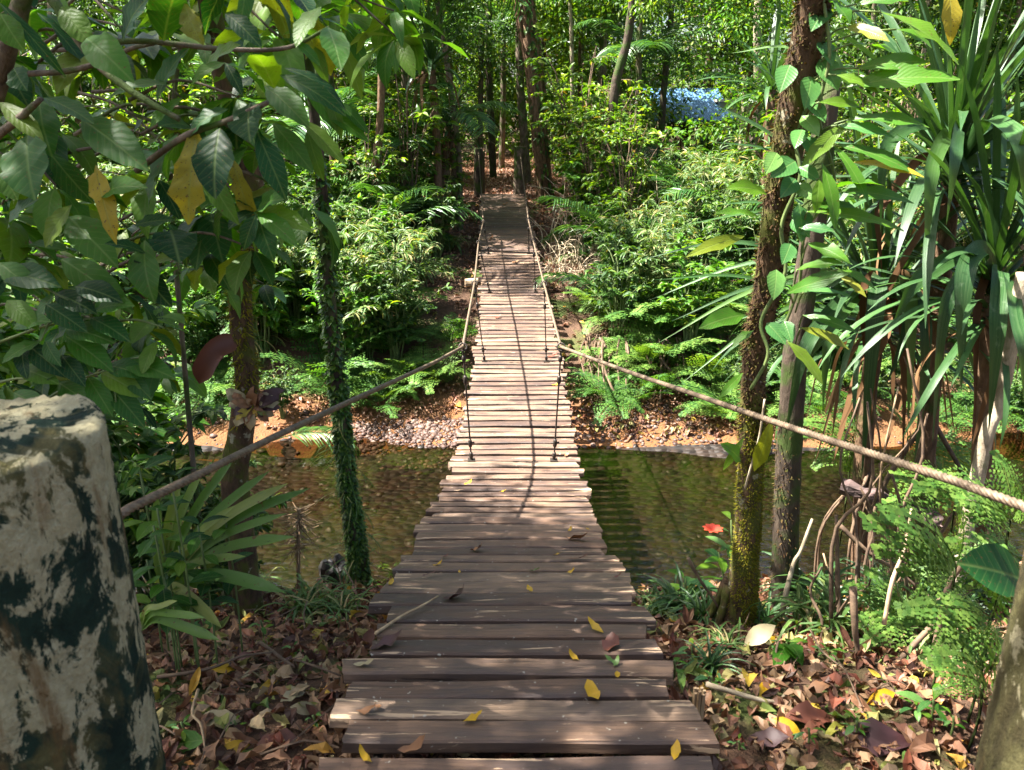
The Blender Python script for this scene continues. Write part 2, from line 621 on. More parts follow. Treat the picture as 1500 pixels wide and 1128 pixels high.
def plank_mat():
    m, nt = new_mat('weathered_plank')
    tc = nt.nodes.new('ShaderNodeTexCoord')
    oi = nt.nodes.new('ShaderNodeObjectInfo')
    rnd = oi.outputs['Random']
    off = nt.nodes.new('ShaderNodeCombineXYZ')
    nt.links.new(mth(nt, 'MULTIPLY', rnd, 53.0), off.inputs[0])
    nt.links.new(mth(nt, 'MULTIPLY', rnd, 17.0), off.inputs[1])
    O = tc.outputs['Object']
    g1 = noise(nt, vmap(nt, O, (3.0, 55, 30), off.outputs[0]), 1.6, 7, 0.68, 0.6)
    g2 = noise(nt, vmap(nt, O, (1.6, 14, 10), off.outputs[0]), 2.2, 5, 0.6, 0.8)
    bl = noise(nt, vmap(nt, O, (2.4, 6, 3), off.outputs[0]), 1.4, 4, 0.6)
    base = ramp(nt, rnd, [(0.0, (0.062, 0.037, 0.025)), (0.25, (0.135, 0.083, 0.052)), (0.5, (0.185, 0.130, 0.086)), (0.75, (0.105, 0.062, 0.040)), (0.9, (0.165, 0.102, 0.064)), (1.0, (0.078, 0.052, 0.038))])
    col = mixc(nt, ramp(nt, g1, [(0.28, 0), (0.72, 1)]), mixc(nt, 1.0, base, (0.50, 0.46, 0.46), 'MULTIPLY'), mixc(nt, 1.0, base, (1.55, 1.5, 1.45), 'MULTIPLY'))
    col = mixc(nt, ramp(nt, bl, [(0.40, 0.70), (0.60, 0.0)]), col, (0.040, 0.028, 0.026))
    # fresh splits: pale tan slivers, most of them towards the ends of a board
    sx = nt.nodes.new('ShaderNodeSeparateXYZ')
    nt.links.new(O, sx.inputs[0])
    ex = ramp(nt, mth(nt, 'ABSOLUTE', sx.outputs[0]), [(0.22, 0.0), (0.5, 0.085)])
    sp = mth(nt, 'ADD', g2, ex)
    spk = ramp(nt, sp, [(0.655, 0), (0.672, 1)])
    col = mixc(nt, mth(nt, 'MULTIPLY', spk, 0.85), col, mixc(nt, g1, (0.26, 0.16, 0.09), (0.58, 0.42, 0.27)))
    cr = ramp(nt, noise(nt, vmap(nt, O, (2.0, 90, 20), off.outputs[0]), 1.0, 3, 0.5, 1.0), [(0.30, 1), (0.36, 0)])
    col = mixc(nt, mth(nt, 'MULTIPLY', cr, 0.8), col, (0.018, 0.012, 0.01))
    lich = noise(nt, vmap(nt, O, (1, 1, 1), off.outputs[0]), 46, 2)
    col = mixc(nt, ramp(nt, lich, [(0.70, 0), (0.73, 0.55)]), col, (0.42, 0.40, 0.33))
    h = mth(nt, 'SUBTRACT', g1, mth(nt, 'MULTIPLY', cr, 0.8))
    rough = ramp(nt, bl, [(0.35, 0.50), (0.6, 0.72)])
    finish(nt, principled(nt, col, rough, bump(nt, h, 0.55, 0.006), 0.38))
    return m


def post_mat(name, creamy=0.0, upamt=0.085, dark=(0.006, 0.018, 0.012), mid=(0.024, 0.058, 0.036)):
    m, nt = new_mat(name)
    tc = nt.nodes.new('ShaderNodeTexCoord')
    O = tc.outputs['Object']
    v = vmap(nt, O, (1, 1, 0.55))
    n0 = noise(nt, v, 6.5, 6, 0.62, 0.4)
    n1 = noise(nt, v, 13.0, 7, 0.7, 0.3)
    n2 = noise(nt, O, 60.0, 6, 0.75)
    n3 = noise(nt, v, 8.0, 5, 0.6, 0.9)
    n4 = noise(nt, vmap(nt, O, (7, 7, 1.2)), 2.0, 5, 0.6)
    col = mixc(nt, ramp(nt, n1, [(0.35, 0), (0.65, 1)]), dark, mid)
    col = mixc(nt, ramp(nt, n3, [(0.50, 0), (0.60, 1)]), col, mixc(nt, n2, (0.06, 0.055, 0.02), (0.17, 0.15, 0.06)))
    sp = nt.nodes.new('ShaderNodeSeparateXYZ')
    nt.links.new(O, sp.inputs[0])
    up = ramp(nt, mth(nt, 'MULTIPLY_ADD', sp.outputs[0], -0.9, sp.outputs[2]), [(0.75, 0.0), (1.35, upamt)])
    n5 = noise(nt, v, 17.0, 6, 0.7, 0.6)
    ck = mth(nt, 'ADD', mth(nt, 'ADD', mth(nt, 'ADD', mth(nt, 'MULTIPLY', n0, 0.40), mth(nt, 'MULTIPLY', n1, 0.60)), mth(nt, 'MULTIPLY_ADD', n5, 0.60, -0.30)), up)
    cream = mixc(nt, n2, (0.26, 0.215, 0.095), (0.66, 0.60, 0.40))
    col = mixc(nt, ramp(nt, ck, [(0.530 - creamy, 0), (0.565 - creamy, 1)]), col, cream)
    col = mixc(nt, ramp(nt, n4, [(0.60, 0), (0.68, 0.8)]), col, (0.20, 0.115, 0.045))
    col = mixc(nt, 0.5, col, ramp(nt, n2, [(0.25, 0.45), (0.75, 1.0)]), 'MULTIPLY')
    h = mth(nt, 'ADD', n2, mth(nt, 'MULTIPLY', n1, 1.5))
    finish(nt, principled(nt, col, 0.88, bump(nt, h, 0.9, 0.02), 0.2))
    return m


def simple(name, c1, c2, scale=30, rough=0.7, stretch=(1, 1, 1), bs=0.4, bd=0.005, metallic=0.0, spec=0.4):
    m, nt = new_mat(name)
    tc = nt.nodes.new('ShaderNodeTexCoord')
    n1 = noise(nt, vmap(nt, tc.outputs['Object'], stretch), scale, 4, 0.6)
    col = mixc(nt, ramp(nt, n1, [(0.3, 0), (0.7, 1)]), c1, c2)
    finish(nt, principled(nt, col, rough, bump(nt, n1, bs, bd), spec, metallic))
    return m


def stone_mat(name, stops, rough=0.6):
    m, nt = new_mat(name)
    a = nt.nodes.new('ShaderNodeAttribute')
    a.attribute_name = 'tone'
    geo = nt.nodes.new('ShaderNodeNewGeometry')
    n1 = noise(nt, geo.outputs['Position'], 45, 4, 0.6)
    col = mixc(nt, 0.5, ramp(nt, a.outputs['Fac'], stops), ramp(nt, n1, [(0.2, 0.45), (0.8, 1.1)]), 'MULTIPLY')
    finish(nt, principled(nt, col, rough, bump(nt, n1, 0.4, 0.01), 0.35))
    return m


M = {}
M['ground'] = ground_mat()
M['bed'] = bed_mat()
M['water'] = water_mat()
M['plank'] = plank_mat()
M['post'] = post_mat('lichen_covered_post', 0.0)
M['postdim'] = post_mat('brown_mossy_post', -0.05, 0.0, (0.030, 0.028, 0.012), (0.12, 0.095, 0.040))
M['rope'] = simple('rusty_wire_rope', (0.06, 0.040, 0.027), (0.20, 0.145, 0.095), 60, 0.55, bs=0.3, metallic=0.25)
M['iron'] = simple('black_iron', (0.012, 0.011, 0.010), (0.06, 0.045, 0.035), 80, 0.5, metallic=0.5)
M['dry'] = simple('dry_stalk', (0.16, 0.09, 0.045), (0.42, 0.30, 0.17), 25, 0.8, (1, 1, 0.3))
M['twig'] = simple('brown_twig', (0.05, 0.03, 0.02), (0.17, 0.11, 0.065), 25, 0.8)
M['paletwig'] = simple('bleached_twig', (0.20, 0.15, 0.09), (0.46, 0.38, 0.26), 25, 0.8)
M['greenstem'] = simple('green_stem', (0.05, 0.085, 0.02), (0.13, 0.17, 0.05), 20, 0.6)
M['driftwood'] = simple('split_tan_log', (0.34, 0.22, 0.12), (0.60, 0.44, 0.28), 14, 0.75, (0.3, 1, 1))
M['rotlog'] = simple('rotten_log_wood', (0.022, 0.014, 0.012), (0.15, 0.095, 0.085), 18, 0.85, (0.25, 1, 1), 0.9, 0.02)
M['bark'] = bark_mat('grey_brown_bark', (0.045, 0.032, 0.022), (0.20, 0.155, 0.11), (0.05, 0.08, 0.015), 0.35)
M['barkdark'] = bark_mat('dark_wet_bark', (0.020, 0.014, 0.010), (0.10, 0.072, 0.05), (0.04, 0.065, 0.012), 0.4)
M['barkpale'] = bark_mat('pale_bark', (0.16, 0.12, 0.08), (0.42, 0.35, 0.25), (0.07, 0.10, 0.02), 0.2)
M['barkmoss'] = bark_mat('mossy_bark', (0.022, 0.014, 0.008), (0.13, 0.075, 0.04), (0.07, 0.075, 0.012), 0.42, 1.6, lich=0.5)
M['barkbrown'] = bark_mat('red_brown_fibrous_bark', (0.05, 0.026, 0.014), (0.19, 0.115, 0.065), (0.05, 0.07, 0.015), 0.2, 1.4)
M['moss'] = leaf_mat('moss_tuft', [(0, (0.06, 0.065, 0.008)), (0.45, (0.16, 0.165, 0.012)), (0.75, (0.26, 0.24, 0.02)), (1, (0.17, 0.09, 0.022))], 0.8, 0.3, spec=0.1)
M['mossdark'] = leaf_mat('dark_moss_tuft', [(0, (0.02, 0.012, 0.006)), (0.5, (0.06, 0.032, 0.014)), (0.8, (0.055, 0.06, 0.012)), (1, (0.12, 0.075, 0.03))], 0.85, 0.2, spec=0.1)
M['creeper'] = leaf_mat('creeper_leaf', [(0, (0.015, 0.05, 0.006)), (0.5, (0.045, 0.12, 0.010)), (1, (0.12, 0.20, 0.02))], 0.45, 0.25)
M['broad'] = leaf_mat('broad_glossy_leaf', [(0, (0.006, 0.038, 0.008)), (0.30, (0.012, 0.064, 0.012)), (0.55, (0.024, 0.092, 0.012)), (0.78, (0.050, 0.138, 0.012)), (0.92, (0.09, 0.165, 0.012)), (1, (0.15, 0.16, 0.015))], 0.46, 0.36, (1.5, 1.5, 0.3), veins=9, spots=1.0, spec=0.22)
M['broadlight'] = leaf_mat('light_broad_leaf', [(0, (0.025, 0.105, 0.008)), (0.5, (0.055, 0.17, 0.009)), (0.85, (0.11, 0.22, 0.011)), (1, (0.19, 0.24, 0.015))], 0.46, 0.46, veins=10, spots=0.6)
M['yellow'] = leaf_mat('yellowing_leaf', [(0, (0.40, 0.27, 0.012)), (0.5, (0.30, 0.25, 0.02)), (1, (0.18, 0.21, 0.025))], 0.45, 0.40, (1.2, 1.1, 0.4), veins=9, spots=2.2)
M['lance'] = leaf_mat('long_pointed_leaf', [(0, (0.04, 0.13, 0.010)), (0.45, (0.07, 0.18, 0.011)), (0.8, (0.12, 0.21, 0.014)), (1, (0.22, 0.22, 0.02))], 0.40, 0.45, veins=16, spots=0.8)
M['heart'] = leaf_mat('climbing_vine_leaf', [(0, (0.035, 0.12, 0.035)), (0.6, (0.07, 0.19, 0.045)), (1, (0.13, 0.25, 0.06))], 0.36, 0.34, veins=9)
M['strap'] = leaf_mat('strap_leaf', [(0, (0.006, 0.028, 0.008)), (0.4, (0.014, 0.058, 0.012)), (0.75, (0.032, 0.098, 0.016)), (1, (0.09, 0.17, 0.035))], 0.40, 0.20, (1.3, 1.4, 0.4), spec=0.35, stripes=0.5)
M['strapdry'] = leaf_mat('withered_strap', [(0, (0.07, 0.035, 0.015)), (0.5, (0.16, 0.085, 0.038)), (1, (0.30, 0.20, 0.10))], 0.75, 0.15, (1, 0.9, 0.7), spec=0.15)
M['palm'] = leaf_mat('palm_leaflet', [(0, (0.022, 0.075, 0.020)), (0.5, (0.045, 0.13, 0.028)), (1, (0.10, 0.20, 0.04))], 0.38, 0.30)
M['fanpalm'] = leaf_mat('seedling_palm_blade', [(0, (0.06, 0.15, 0.02)), (0.5, (0.11, 0.21, 0.03)), (1, (0.22, 0.26, 0.06))], 0.5, 0.40, spots=0.8, stripes=0.35)
M['fern'] = leaf_mat('fern_pinna', [(0, (0.020, 0.065, 0.012)), (0.5, (0.042, 0.115, 0.018)), (1, (0.09, 0.18, 0.028))], 0.55, 0.36, spec=0.25)
M['fernbright'] = leaf_mat('bright_fern_pinna', [(0, (0.045, 0.115, 0.018)), (0.5, (0.080, 0.165, 0.025)), (1, (0.15, 0.24, 0.045))], 0.55, 0.36, spec=0.25)
M['shrub'] = leaf_mat('shrub_leaf', [(0, (0.016, 0.050, 0.010)), (0.4, (0.032, 0.088, 0.014)), (0.8, (0.072, 0.150, 0.020)), (1, (0.14, 0.20, 0.03))], 0.5, 0.4, spec=0.3)
M['forest'] = leaf_mat('forest_leaf', [(0, (0.03, 0.085, 0.008)), (0.35, (0.065, 0.15, 0.012)), (0.7, (0.12, 0.22, 0.017)), (0.95, (0.21, 0.29, 0.025)), (1, (0.22, 0.13, 0.02))], 0.45, 0.45)
M['grass'] = leaf_mat('long_grass_blade', [(0, (0.045, 0.10, 0.022)), (0.6, (0.085, 0.165, 0.035)), (0.85, (0.17, 0.19, 0.06)), (1, (0.36, 0.29, 0.13))], 0.5, 0.35)
M['litter'] = leaf_mat('dead_leaf', [(0, (0.050, 0.026, 0.018)), (0.22, (0.13, 0.052, 0.030)), (0.40, (0.24, 0.125, 0.065)), (0.58, (0.33, 0.21, 0.12)), (0.72, (0.16, 0.042, 0.022)), (0.82, (0.36, 0.27, 0.15)), (0.90, (0.24, 0.23, 0.06)), (0.95, (0.075, 0.14, 0.025)), (0.975, (0.50, 0.33, 0.04)), (1, (0.42, 0.17, 0.04))], 0.55, 0.15, (1.1, 0.9, 0.5), spec=0.35)
M['litterpath'] = leaf_mat('red_path_leaf', [(0, (0.12, 0.055, 0.035)), (0.3, (0.26, 0.12, 0.07)), (0.6, (0.38, 0.21, 0.13)), (0.85, (0.44, 0.30, 0.20)), (1, (0.20, 0.08, 0.05))], 0.6, 0.15, (1.1, 0.9, 0.6), spec=0.3)
M['leafyellow'] = leaf_mat('fallen_yellow_leaf', [(0, (0.50, 0.29, 0.01)), (1, (0.42, 0.27, 0.015))], 0.45, 0.2, (1, 0.9, 0.3), spots=0.6)
M['leafred'] = leaf_mat('fallen_red_leaf', [(0, (0.075, 0.022, 0.014)), (1, (0.12, 0.040, 0.022))], 0.5, 0.1, (1, 0.7, 0.5))
M['leafbrown'] = leaf_mat('fallen_brown_leaf', [(0, (0.19, 0.085, 0.038)), (1, (0.26, 0.13, 0.06))], 0.6, 0.1, (1, 0.8, 0.6))
M['leafpurple'] = leaf_mat('fallen_purple_leaf', [(0, (0.050, 0.020, 0.022)), (1, (0.085, 0.040, 0.035))], 0.5, 0.1, (1, 0.7, 0.6))
M['leafgreen'] = leaf_mat('fallen_green_leaf', [(0, (0.07, 0.15, 0.03)), (1, (0.11, 0.18, 0.04))], 0.45, 0.2)
M['leaftan'] = leaf_mat('fallen_tan_leaf', [(0, (0.26, 0.19, 0.11)), (1, (0.32, 0.27, 0.15))], 0.6, 0.1, (1, 0.9, 0.7))
M['red'] = simple('red_flower', (0.55, 0.03, 0.015), (0.75, 0.10, 0.04), 30, 0.5)
M['redpetal'] = M['red']
M['pebble'] = stone_mat('shore_pebble', [(0, (0.026, 0.012, 0.008)), (0.4, (0.060, 0.028, 0.018)), (0.8, (0.10, 0.058, 0.040)), (1, (0.17, 0.125, 0.10))])
M['bedstone'] = stone_mat('stream_stone', [(0, (0.005, 0.004, 0.003)), (0.6, (0.013, 0.008, 0.005)), (0.9, (0.026, 0.014, 0.008)), (1, (0.065, 0.032, 0.014))], 0.5)
M['blue'] = simple('blue_roof_sheet', (0.035, 0.10, 0.20), (0.07, 0.16, 0.28), 6, 0.5, (14, 1, 1), 0.5, 0.05)
M['wallpale'] = simple('pale_painted_board', (0.42, 0.38, 0.33), (0.62, 0.57, 0.50), 3, 0.8)
M['brownpost'] = simple('brown_timber', (0.09, 0.04, 0.02), (0.20, 0.10, 0.05), 12, 0.8)

# ------------------------------------------------------------------ setting: ground, stream bed, water
def grid_mesh(name, xs, ys, zf, mat, smooth=True):
    X, Y = np.meshgrid(xs, ys)
    Z = zf(X, Y)
    V = np.stack([X, Y, Z], -1).reshape(-1, 3)
    nx, ny = len(xs), len(ys)
    i = np.arange(nx - 1)[None, :] + np.arange(ny - 1)[:, None] * nx
    F = np.stack([i, i + 1, i + nx + 1, i + nx], -1).reshape(-1, 4)
    g = G().add(V, F)
    return g.mesh(name, mat, smooth)


xs = np.concatenate([np.linspace(-160, -9, 24), np.linspace(-8.8, -3.2, 50), np.linspace(-3.1, 3.1, 150), np.linspace(3.2, 8.8, 50), np.linspace(9, 160, 24)])
ys = np.concatenate([np.linspace(-60, -1.2, 14), np.linspace(-1, 5.4, 150), np.linspace(5.5, 7.4, 12), np.linspace(7.45, 17, 190), np.linspace(17.2, 40, 70), np.linspace(41, 260, 34)])
link('ground', grid_mesh('ground', xs, ys, ground_z, M['ground']), kind='structure')
bed = link('stream_bed', grid_mesh('stream_bed', np.linspace(-30, 30, 200), np.linspace(4.7, 8.1, 90),
                                   lambda x, y: ground_z(x, y) + 0.02 * ((y > 4.9) & (y < 7.85)) + 0.02 * fbm(x, y, 5, 4) * ((y > 4.9) & (y < 7.85)) - 0.012 * ((y <= 4.9) | (y >= 7.85)), M['bed']), kind='structure')
wx, wy = np.linspace(-40, 40, 60), np.linspace(4.3, 9.0, 10)
link('stream_water', grid_mesh('stream_water', wx, wy, lambda x, y: x * 0 + WATER, M['water']), kind='structure')


# path of trodden litter beyond the bridge
def path_mesh():
    ys_ = np.linspace(16.6, 40, 60)
    xs_ = np.linspace(-1, 1, 14)
    V = []
    for y in ys_:
        w = 1.25 + 0.12 * math.sin(y * 1.3)
        cx = -0.25 + 0.25 * math.sin((y - 17) * 0.16)
        for t in xs_:
            x = cx + t * w
            V.append((x, y, 0))
    V = np.array(V)
    V[:, 2] = ground_z(V[:, 0], V[:, 1]) + 0.015
    i = np.arange(13)[None, :] + np.arange(59)[:, None] * 14
    F = np.stack([i, i + 1, i + 15, i + 14], -1).reshape(-1, 4)
    return G().add(V, F).mesh('path', simple('trodden_red_litter', (0.13, 0.06, 0.04), (0.34, 0.20, 0.13), 9, 0.85, bs=0.8, bd=0.03), True)


link('path', path_mesh(), kind='structure')

# ------------------------------------------------------------------ footbridge
bridge = thing('footbridge', 'narrow sagging suspension footbridge of weathered brown cross planks over the stream', 'footbridge', (0, 1.2, 0))
B0 = np.array([0, 1.2, 0])


def solve_Y(py):
    lo, hi = 0.6, 17.4
    for _ in range(50):
        mid = (lo + hi) / 2
        z = deck_z(mid)
        v = ((mid * SP * -1) - (z - CAM_Z) * CP) / (mid * CP - (z - CAM_Z) * SP)
        y = 564 + FPX * v
        if y > py:
            lo = mid
        else:
            hi = mid
    return (lo + hi) / 2


def plank_mesh(L, W, T, seed):
    rs = np.random.default_rng(seed)
    n = 11
    g = G()
    c = min(0.006, T * 0.25)
    V = []
    ph = rs.uniform(0, 6, 4)
    slant = rs.uniform(-0.010, 0.010, 2)
    for k in range(n + 1):
        t = k / n
        x = (t - 0.5) * L
        wf = 0.0025 * math.sin(t * 9 + ph[0]) + rs.uniform(-0.0018, 0.0018)
        wb = 0.0025 * math.sin(t * 8 + ph[1]) + rs.uniform(-0.0018, 0.0018)
        zz = 0.002 * math.sin(t * 5 + ph[2])
        y0, y1 = -W / 2 + wf, W / 2 + wb
        e = 0.0
        if k in (0, n):
            e = 1.0
        pr = [(y0, -T + c), (y0, -c), (y0 + c, 0), (0, 0.001), (y1 - c, 0), (y1, -c), (y1, -T + c), (y1 - c, -T), (y0 + c, -T)]
        for (yy, z) in pr:
            dx = 0
            if e:
                s = slant[0] if k == 0 else slant[1]
                dx = s * (yy / (W / 2)) + rs.uniform(-0.004, 0.004)
            V.append((x + dx, yy, z + zz))
    m = 9
    F = []
    for k in range(n):
        for j in range(m):
            j2 = (j + 1) % m
            F.append((k * m + j, (k + 1) * m + j, (k + 1) * m + j2, k * m + j2))
    V.append((-L / 2, 0, -T / 2))
    V.append((L / 2, 0, -T / 2))
    a, b = len(V) - 2, len(V) - 1
    o = n * m
    for j in range(0, 8, 2):
        F.append((a, j, j + 1, j + 2))
        F.append((b, o + j + 2, o + j + 1, o + j))
    F.append((a, 8, 0, 0 + 0) if False else (a, 8, 8, 0))
    F = [f for f in F if len(set(f)) == 4]
    return g.add(V, F).mesh('plank', M['plank'])


near = [(757, 620, 872), (767, 610, 877), (778.7, 614, 878), (790, 610, 883), (802.7, 608, 880), (813.7, 590, 902), (823.7, 586, 910), (838, 582, 919),
        (852, 568, 921), (868.7, 551, 921), (886, 574, 947), (912, 556, 943), (937, 549, 960), (965, 506, 981), (995, 515, 973), (1022, 493, 1013), (1053.7, 513, 1037)]
PL = []          # (Ynear, Yfar, x0, x1)
Ys = [solve_Y(p[0]) for p in near] + [solve_Y(1086)]
for k, (py, l, r) in enumerate(near):
    yf, yn = Ys[k], Ys[k + 1]
    d = yf
    x0 = at_y(l, py, yf)[0]
    x1 = at_y(r, py, yf)[0]
    gap = 0.008 if k in (7, 8, 9, 14, 15) else (0.029 if k != 16 else 0.0)
    PL.append((yn + gap, yf, x0, x1))
yb = solve_Y(1109)
for k in range(9):
    wdt = 0.105 + 0.02 * R.random()
    PL.append((yb - wdt, yb, -0.43 - 0.03 * R.random(), 0.47 + 0.03 * R.random()))
    yb -= wdt + 0.014
y = Ys[0] + 0.012
while y < 17.0:
    wdt = R.uniform(0.074, 0.100) if y < 12.4 else R.uniform(0.13, 0.17)
    cx = np.interp(y, [3.9, 5.2, 7.8, 9.6, 10.8, 11.7, 13.5, 15.9, 17], [-0.005, 0.03, 0.055, 0.04, 0.01, -0.01, -0.09, -0.17, -0.21])
    w = 0.45
    PL.append((y, y + wdt, cx - w + R.uniform(-0.03, 0.03), cx + w + R.uniform(-0.03, 0.03)))
    y += wdt + (R.uniform(0.038, 0.056) if y < 12.4 else R.uniform(0.004, 0.014))
for k, (ya, yf, x0, x1) in enumerate(PL):
    W = yf - ya
    yc = (ya + yf) / 2
    z = deck_z(yc)
    sl = (deck_z(yc + 0.1) - deck_z(yc - 0.1)) / 0.2
    T = 0.038 if yc < 3.5 else 0.034
    me = plank_mesh(x1 - x0, W / math.cos(math.atan(sl)), T, k)
    sag = R.uniform(-0.003, 0.003)
    link('plank', me, bridge, ((x0 + x1) / 2 - B0[0], yc - B0[1], z + sag - B0[2]), (math.atan(sl) + R.normal(0, 0.012), R.normal(0, 0.004), R.normal(0, 0.006)))


def rope_g(g, pts, r, twist=70.0, ns=18, step=0.008, strands=6):
    P = np.asarray(pts, float)
    seg = np.linalg.norm(np.diff(P, axis=0), axis=1)
    s = np.concatenate([[0], np.cumsum(seg)])
    n = max(3, int(s[-1] / step))
    S = np.linspace(0, s[-1], n)
    Q = np.stack([np.interp(S, s, P[:, i]) for i in range(3)], 1)
    T = np.gradient(Q, axis=0)
    T /= np.linalg.norm(T, axis=1, keepdims=True)
    A = np.cross(T, (0, 0, 1.0))
    A /= np.linalg.norm(A, axis=1, keepdims=True) + 1e-9
    Bn = np.cross(T, A)
    th = np.arange(ns) * 2 * PI / ns
    ph = th[None, :] + 0 * S[:, None]
    rr = r * (0.70 + 0.34 * np.abs(np.cos(strands / 2 * (ph - twist * S[:, None]))))
    V = Q[:, None, :] + (np.cos(ph) * rr)[..., None] * A[:, None, :] + (np.sin(ph) * rr)[..., None] * Bn[:, None, :]
    V = V.reshape(-1, 3)
    i = np.arange(n - 1)[:, None] * ns
    j = np.arange(ns)[None, :]
    F = np.stack([i + j, i + (j + 1) % ns, i + ns + (j + 1) % ns, i + ns + j], -1).reshape(-1, 4)
    return g.add(V, F)


HY = [5.2, 7.81, 10.5, 12.3]
LP = [(678, 508), (695, 415), (701, 355), (708, 325)]
RP = [(822, 508), (797, 416), (781, 352), (774, 322)]
LD = [(690, 680), (710, 527), (717, 430), (716, 370)]
RD = [(812, 680), (800, 527), (785, 430), (774, 366)]


def cable_pts(pxs, Yn, Yf, hp, post):
    P = []
    x0, x1 = pxs[0][0], pxs[-1][0]
    for (px, py) in pxs[:-1]:
        t = (px - x0) / (x1 - x0)
        Y = 1 / ((1 - t) / Yn + t / Yf)
        P.append(at_y(px, py, Y))
    P += [at_y(px, py, Y) for (px, py), Y in zip(hp, HY)]
    P.append(at_y(*post))
    return P


LC = cable_pts([(188, 746), (300, 691), (400, 641), (500, 594), (600, 548), (640, 529), (678, 508)], 1.42, 5.2, LP, (701, 222, 17.0))
RC = cable_pts([(1500, 742), (1400, 705), (1300, 672), (1200, 640), (1090, 603), (1010, 575), (950, 555), (880, 530), (822, 508)], 1.36, 5.2, RP, (762, 224, 17.0))
POSTL = np.array([-0.797, 1.10])
POSTR = np.array([0.898, 0.93])
LC = [np.array([POSTL[0] - 0.02, POSTL[1] + 0.1, LC[0][2] - 0.02])] + LC
RC = [np.array([POSTR[0] + 0.12, POSTR[1] + 0.0, RC[0][2] - 0.03])] + RC
for C_ in (LC, RC):
    c = np.concatenate([np.linspace(C_[i], C_[i + 1], 6)[:-1] for i in range(len(C_) - 1)] + [C_[-1:]])
    g = G()
    rope_g(g, c - B0, 0.0098, 70.0, 20, 0.003)
    link('hand_cable', g.mesh('hand_cable', M['rope'], True), bridge)
for sx in (-1, 1):
    pts = []
    for yy in np.linspace(0.2, 17.0, 90):
        cx = np.interp(yy, [3.9, 5.2, 7.8, 9.6, 10.8, 11.7, 13.5, 15.9, 17], [-0.005, 0.03, 0.055, 0.04, 0.01, -0.01, -0.09, -0.17, -0.21])
        pts.append((cx + sx * 0.33, yy - B0[1], deck_z(yy) - 0.052 - B0[2]))
    g = G()
    tube(g, pts, 0.013, 8)
    link('deck_cable', g.mesh('deck_cable', M['iron'], True), bridge)


def hanger(top, bot):
    g = G()
    top, bot = np.asarray(top), np.asarray(bot)
    rope_g(g, [top - B0, bot - B0], 0.0062, 110, 10, 0.02, 4)
    # loop round the hand cable
    th = np.linspace(0, 2 * PI, 15)
    loop = [top + np.array([0.010 * math.sin(t * 1), 0.012 * math.cos(t), 0.024 * math.cos(t) - 0.002]) + np.array([0.016 * math.sin(t), 0, 0]) - B0 for t in th]
    tube(g, loop, 0.0065, 6)
    h = link('hanger', g.mesh('hanger', M['iron'], True), bridge)
    d = top - bot
    for t in (0.05, 0.16, 0.72, 0.90):
        c = bot + d * t - B0
        g2 = G()
        L = 0.022 if t in (0.05, 0.9) else 0.03
        u = d / np.linalg.norm(d)
        tube(g2, [c - u * L, c - u * L * 0.5, c + u * L * 0.5, c + u * L], [0.010, 0.015, 0.014, 0.009], 8)
        if t == 0.16:
            tube(g2, [c + np.array([-0.03, 0, 0.0]), c + np.array([0.03, 0, 0.004])], 0.006, 6)
        link('clamp', g2.mesh('clamp', M['iron'], True), h)
    g3 = G()
    b = bot - B0
    box_g(g3, b[0] - 0.026, b[0] + 0.026, b[1] - 0.030, b[1] + 0.030, b[2] - 0.004, b[2] + 0.008)
    tube(g3, [b + np.array([0, 0, 0.0]), b + np.array([0, 0, 0.045])], [0.012, 0.009], 8)
    link('anchor_plate', g3.mesh('anchor_plate', M['iron']), h)


for hp, dp in ((LP, LD), (RP, RD)):
    for (a, b, Y) in zip(hp, dp, HY):
        bz = deck_z(Y) + 0.004
        bx = at_z(b[0], b[1], bz)
        hanger(at_y(a[0], a[1], Y), (bx[0], Y, bz))


# ------------------------------------------------------------------ posts
def big_post(name, label, xy, r, top, seed, tilt=0.0, ragged=0.009, mat='post'):
    rs = np.random.default_rng(seed)
    g = G()
    ns, nz = 96, 110
    zb = float(ground_z(*xy)) - 0.12
    th = np.arange(ns) * 2 * PI / ns
    ph = rs.uniform(0, 6, 8)
    V = []
    H = top - zb
    flat = rs.uniform(-0.4, 0.4)
    for k in range(nz + 1):
        t = k / nz
        z = zb + H * t
        rr = r * (1.02 - 0.03 * t) * (1 + 0.018 * np.sin(3 * th + ph[0]) + 0.012 * np.sin(5 * th + ph[1] + z) + 0.008 * np.sin(13 * th + ph[2] + 1.5 * z) + 0.006 * np.sin(31 * th + ph[3] + 2 * z))
        rr = rr + 0.0009 * rs.normal(0, 1, ns)
        zz = np.full(ns, z)
        if t > 0.97:
            zz = zz + ragged * (0.5 * np.sin(2 * th + ph[4]) + 0.35 * np.sin(5 * th + ph[5])) + 0.004 * rs.normal(0, 1, ns)
        if k == nz:
            rr = rr - 0.012
        V.append(np.stack([np.cos(th) * rr + tilt * (z - zb), np.sin(th) * rr, zz], 1))
    for q, (s, dz) in enumerate(((0.75, -0.004), (0.45, 0.003), (0.15, -0.002))):
        L = V[nz].copy()
        c = L.mean(0)
        L = c + (L - c) * s
        L[:, 2] = L[:, 2] * 1.0 + dz + 0.003 * rs.normal(0, 1, ns)
        V.append(L)
    n = len(V)
    V = np.concatenate(V) - np.array([0, 0, zb])
    F = [(k * ns + j, k * ns + (j + 1) % ns, (k + 1) * ns + (j + 1) % ns, (k + 1) * ns + j) for k in range(n - 1) for j in range(ns)]
    g.add(V, F)
    o = link(name, g.mesh(name, M[mat], True), None, (xy[0], xy[1], zb))
    return tag(o, label, 'post', 'timber anchor posts of the footbridge')


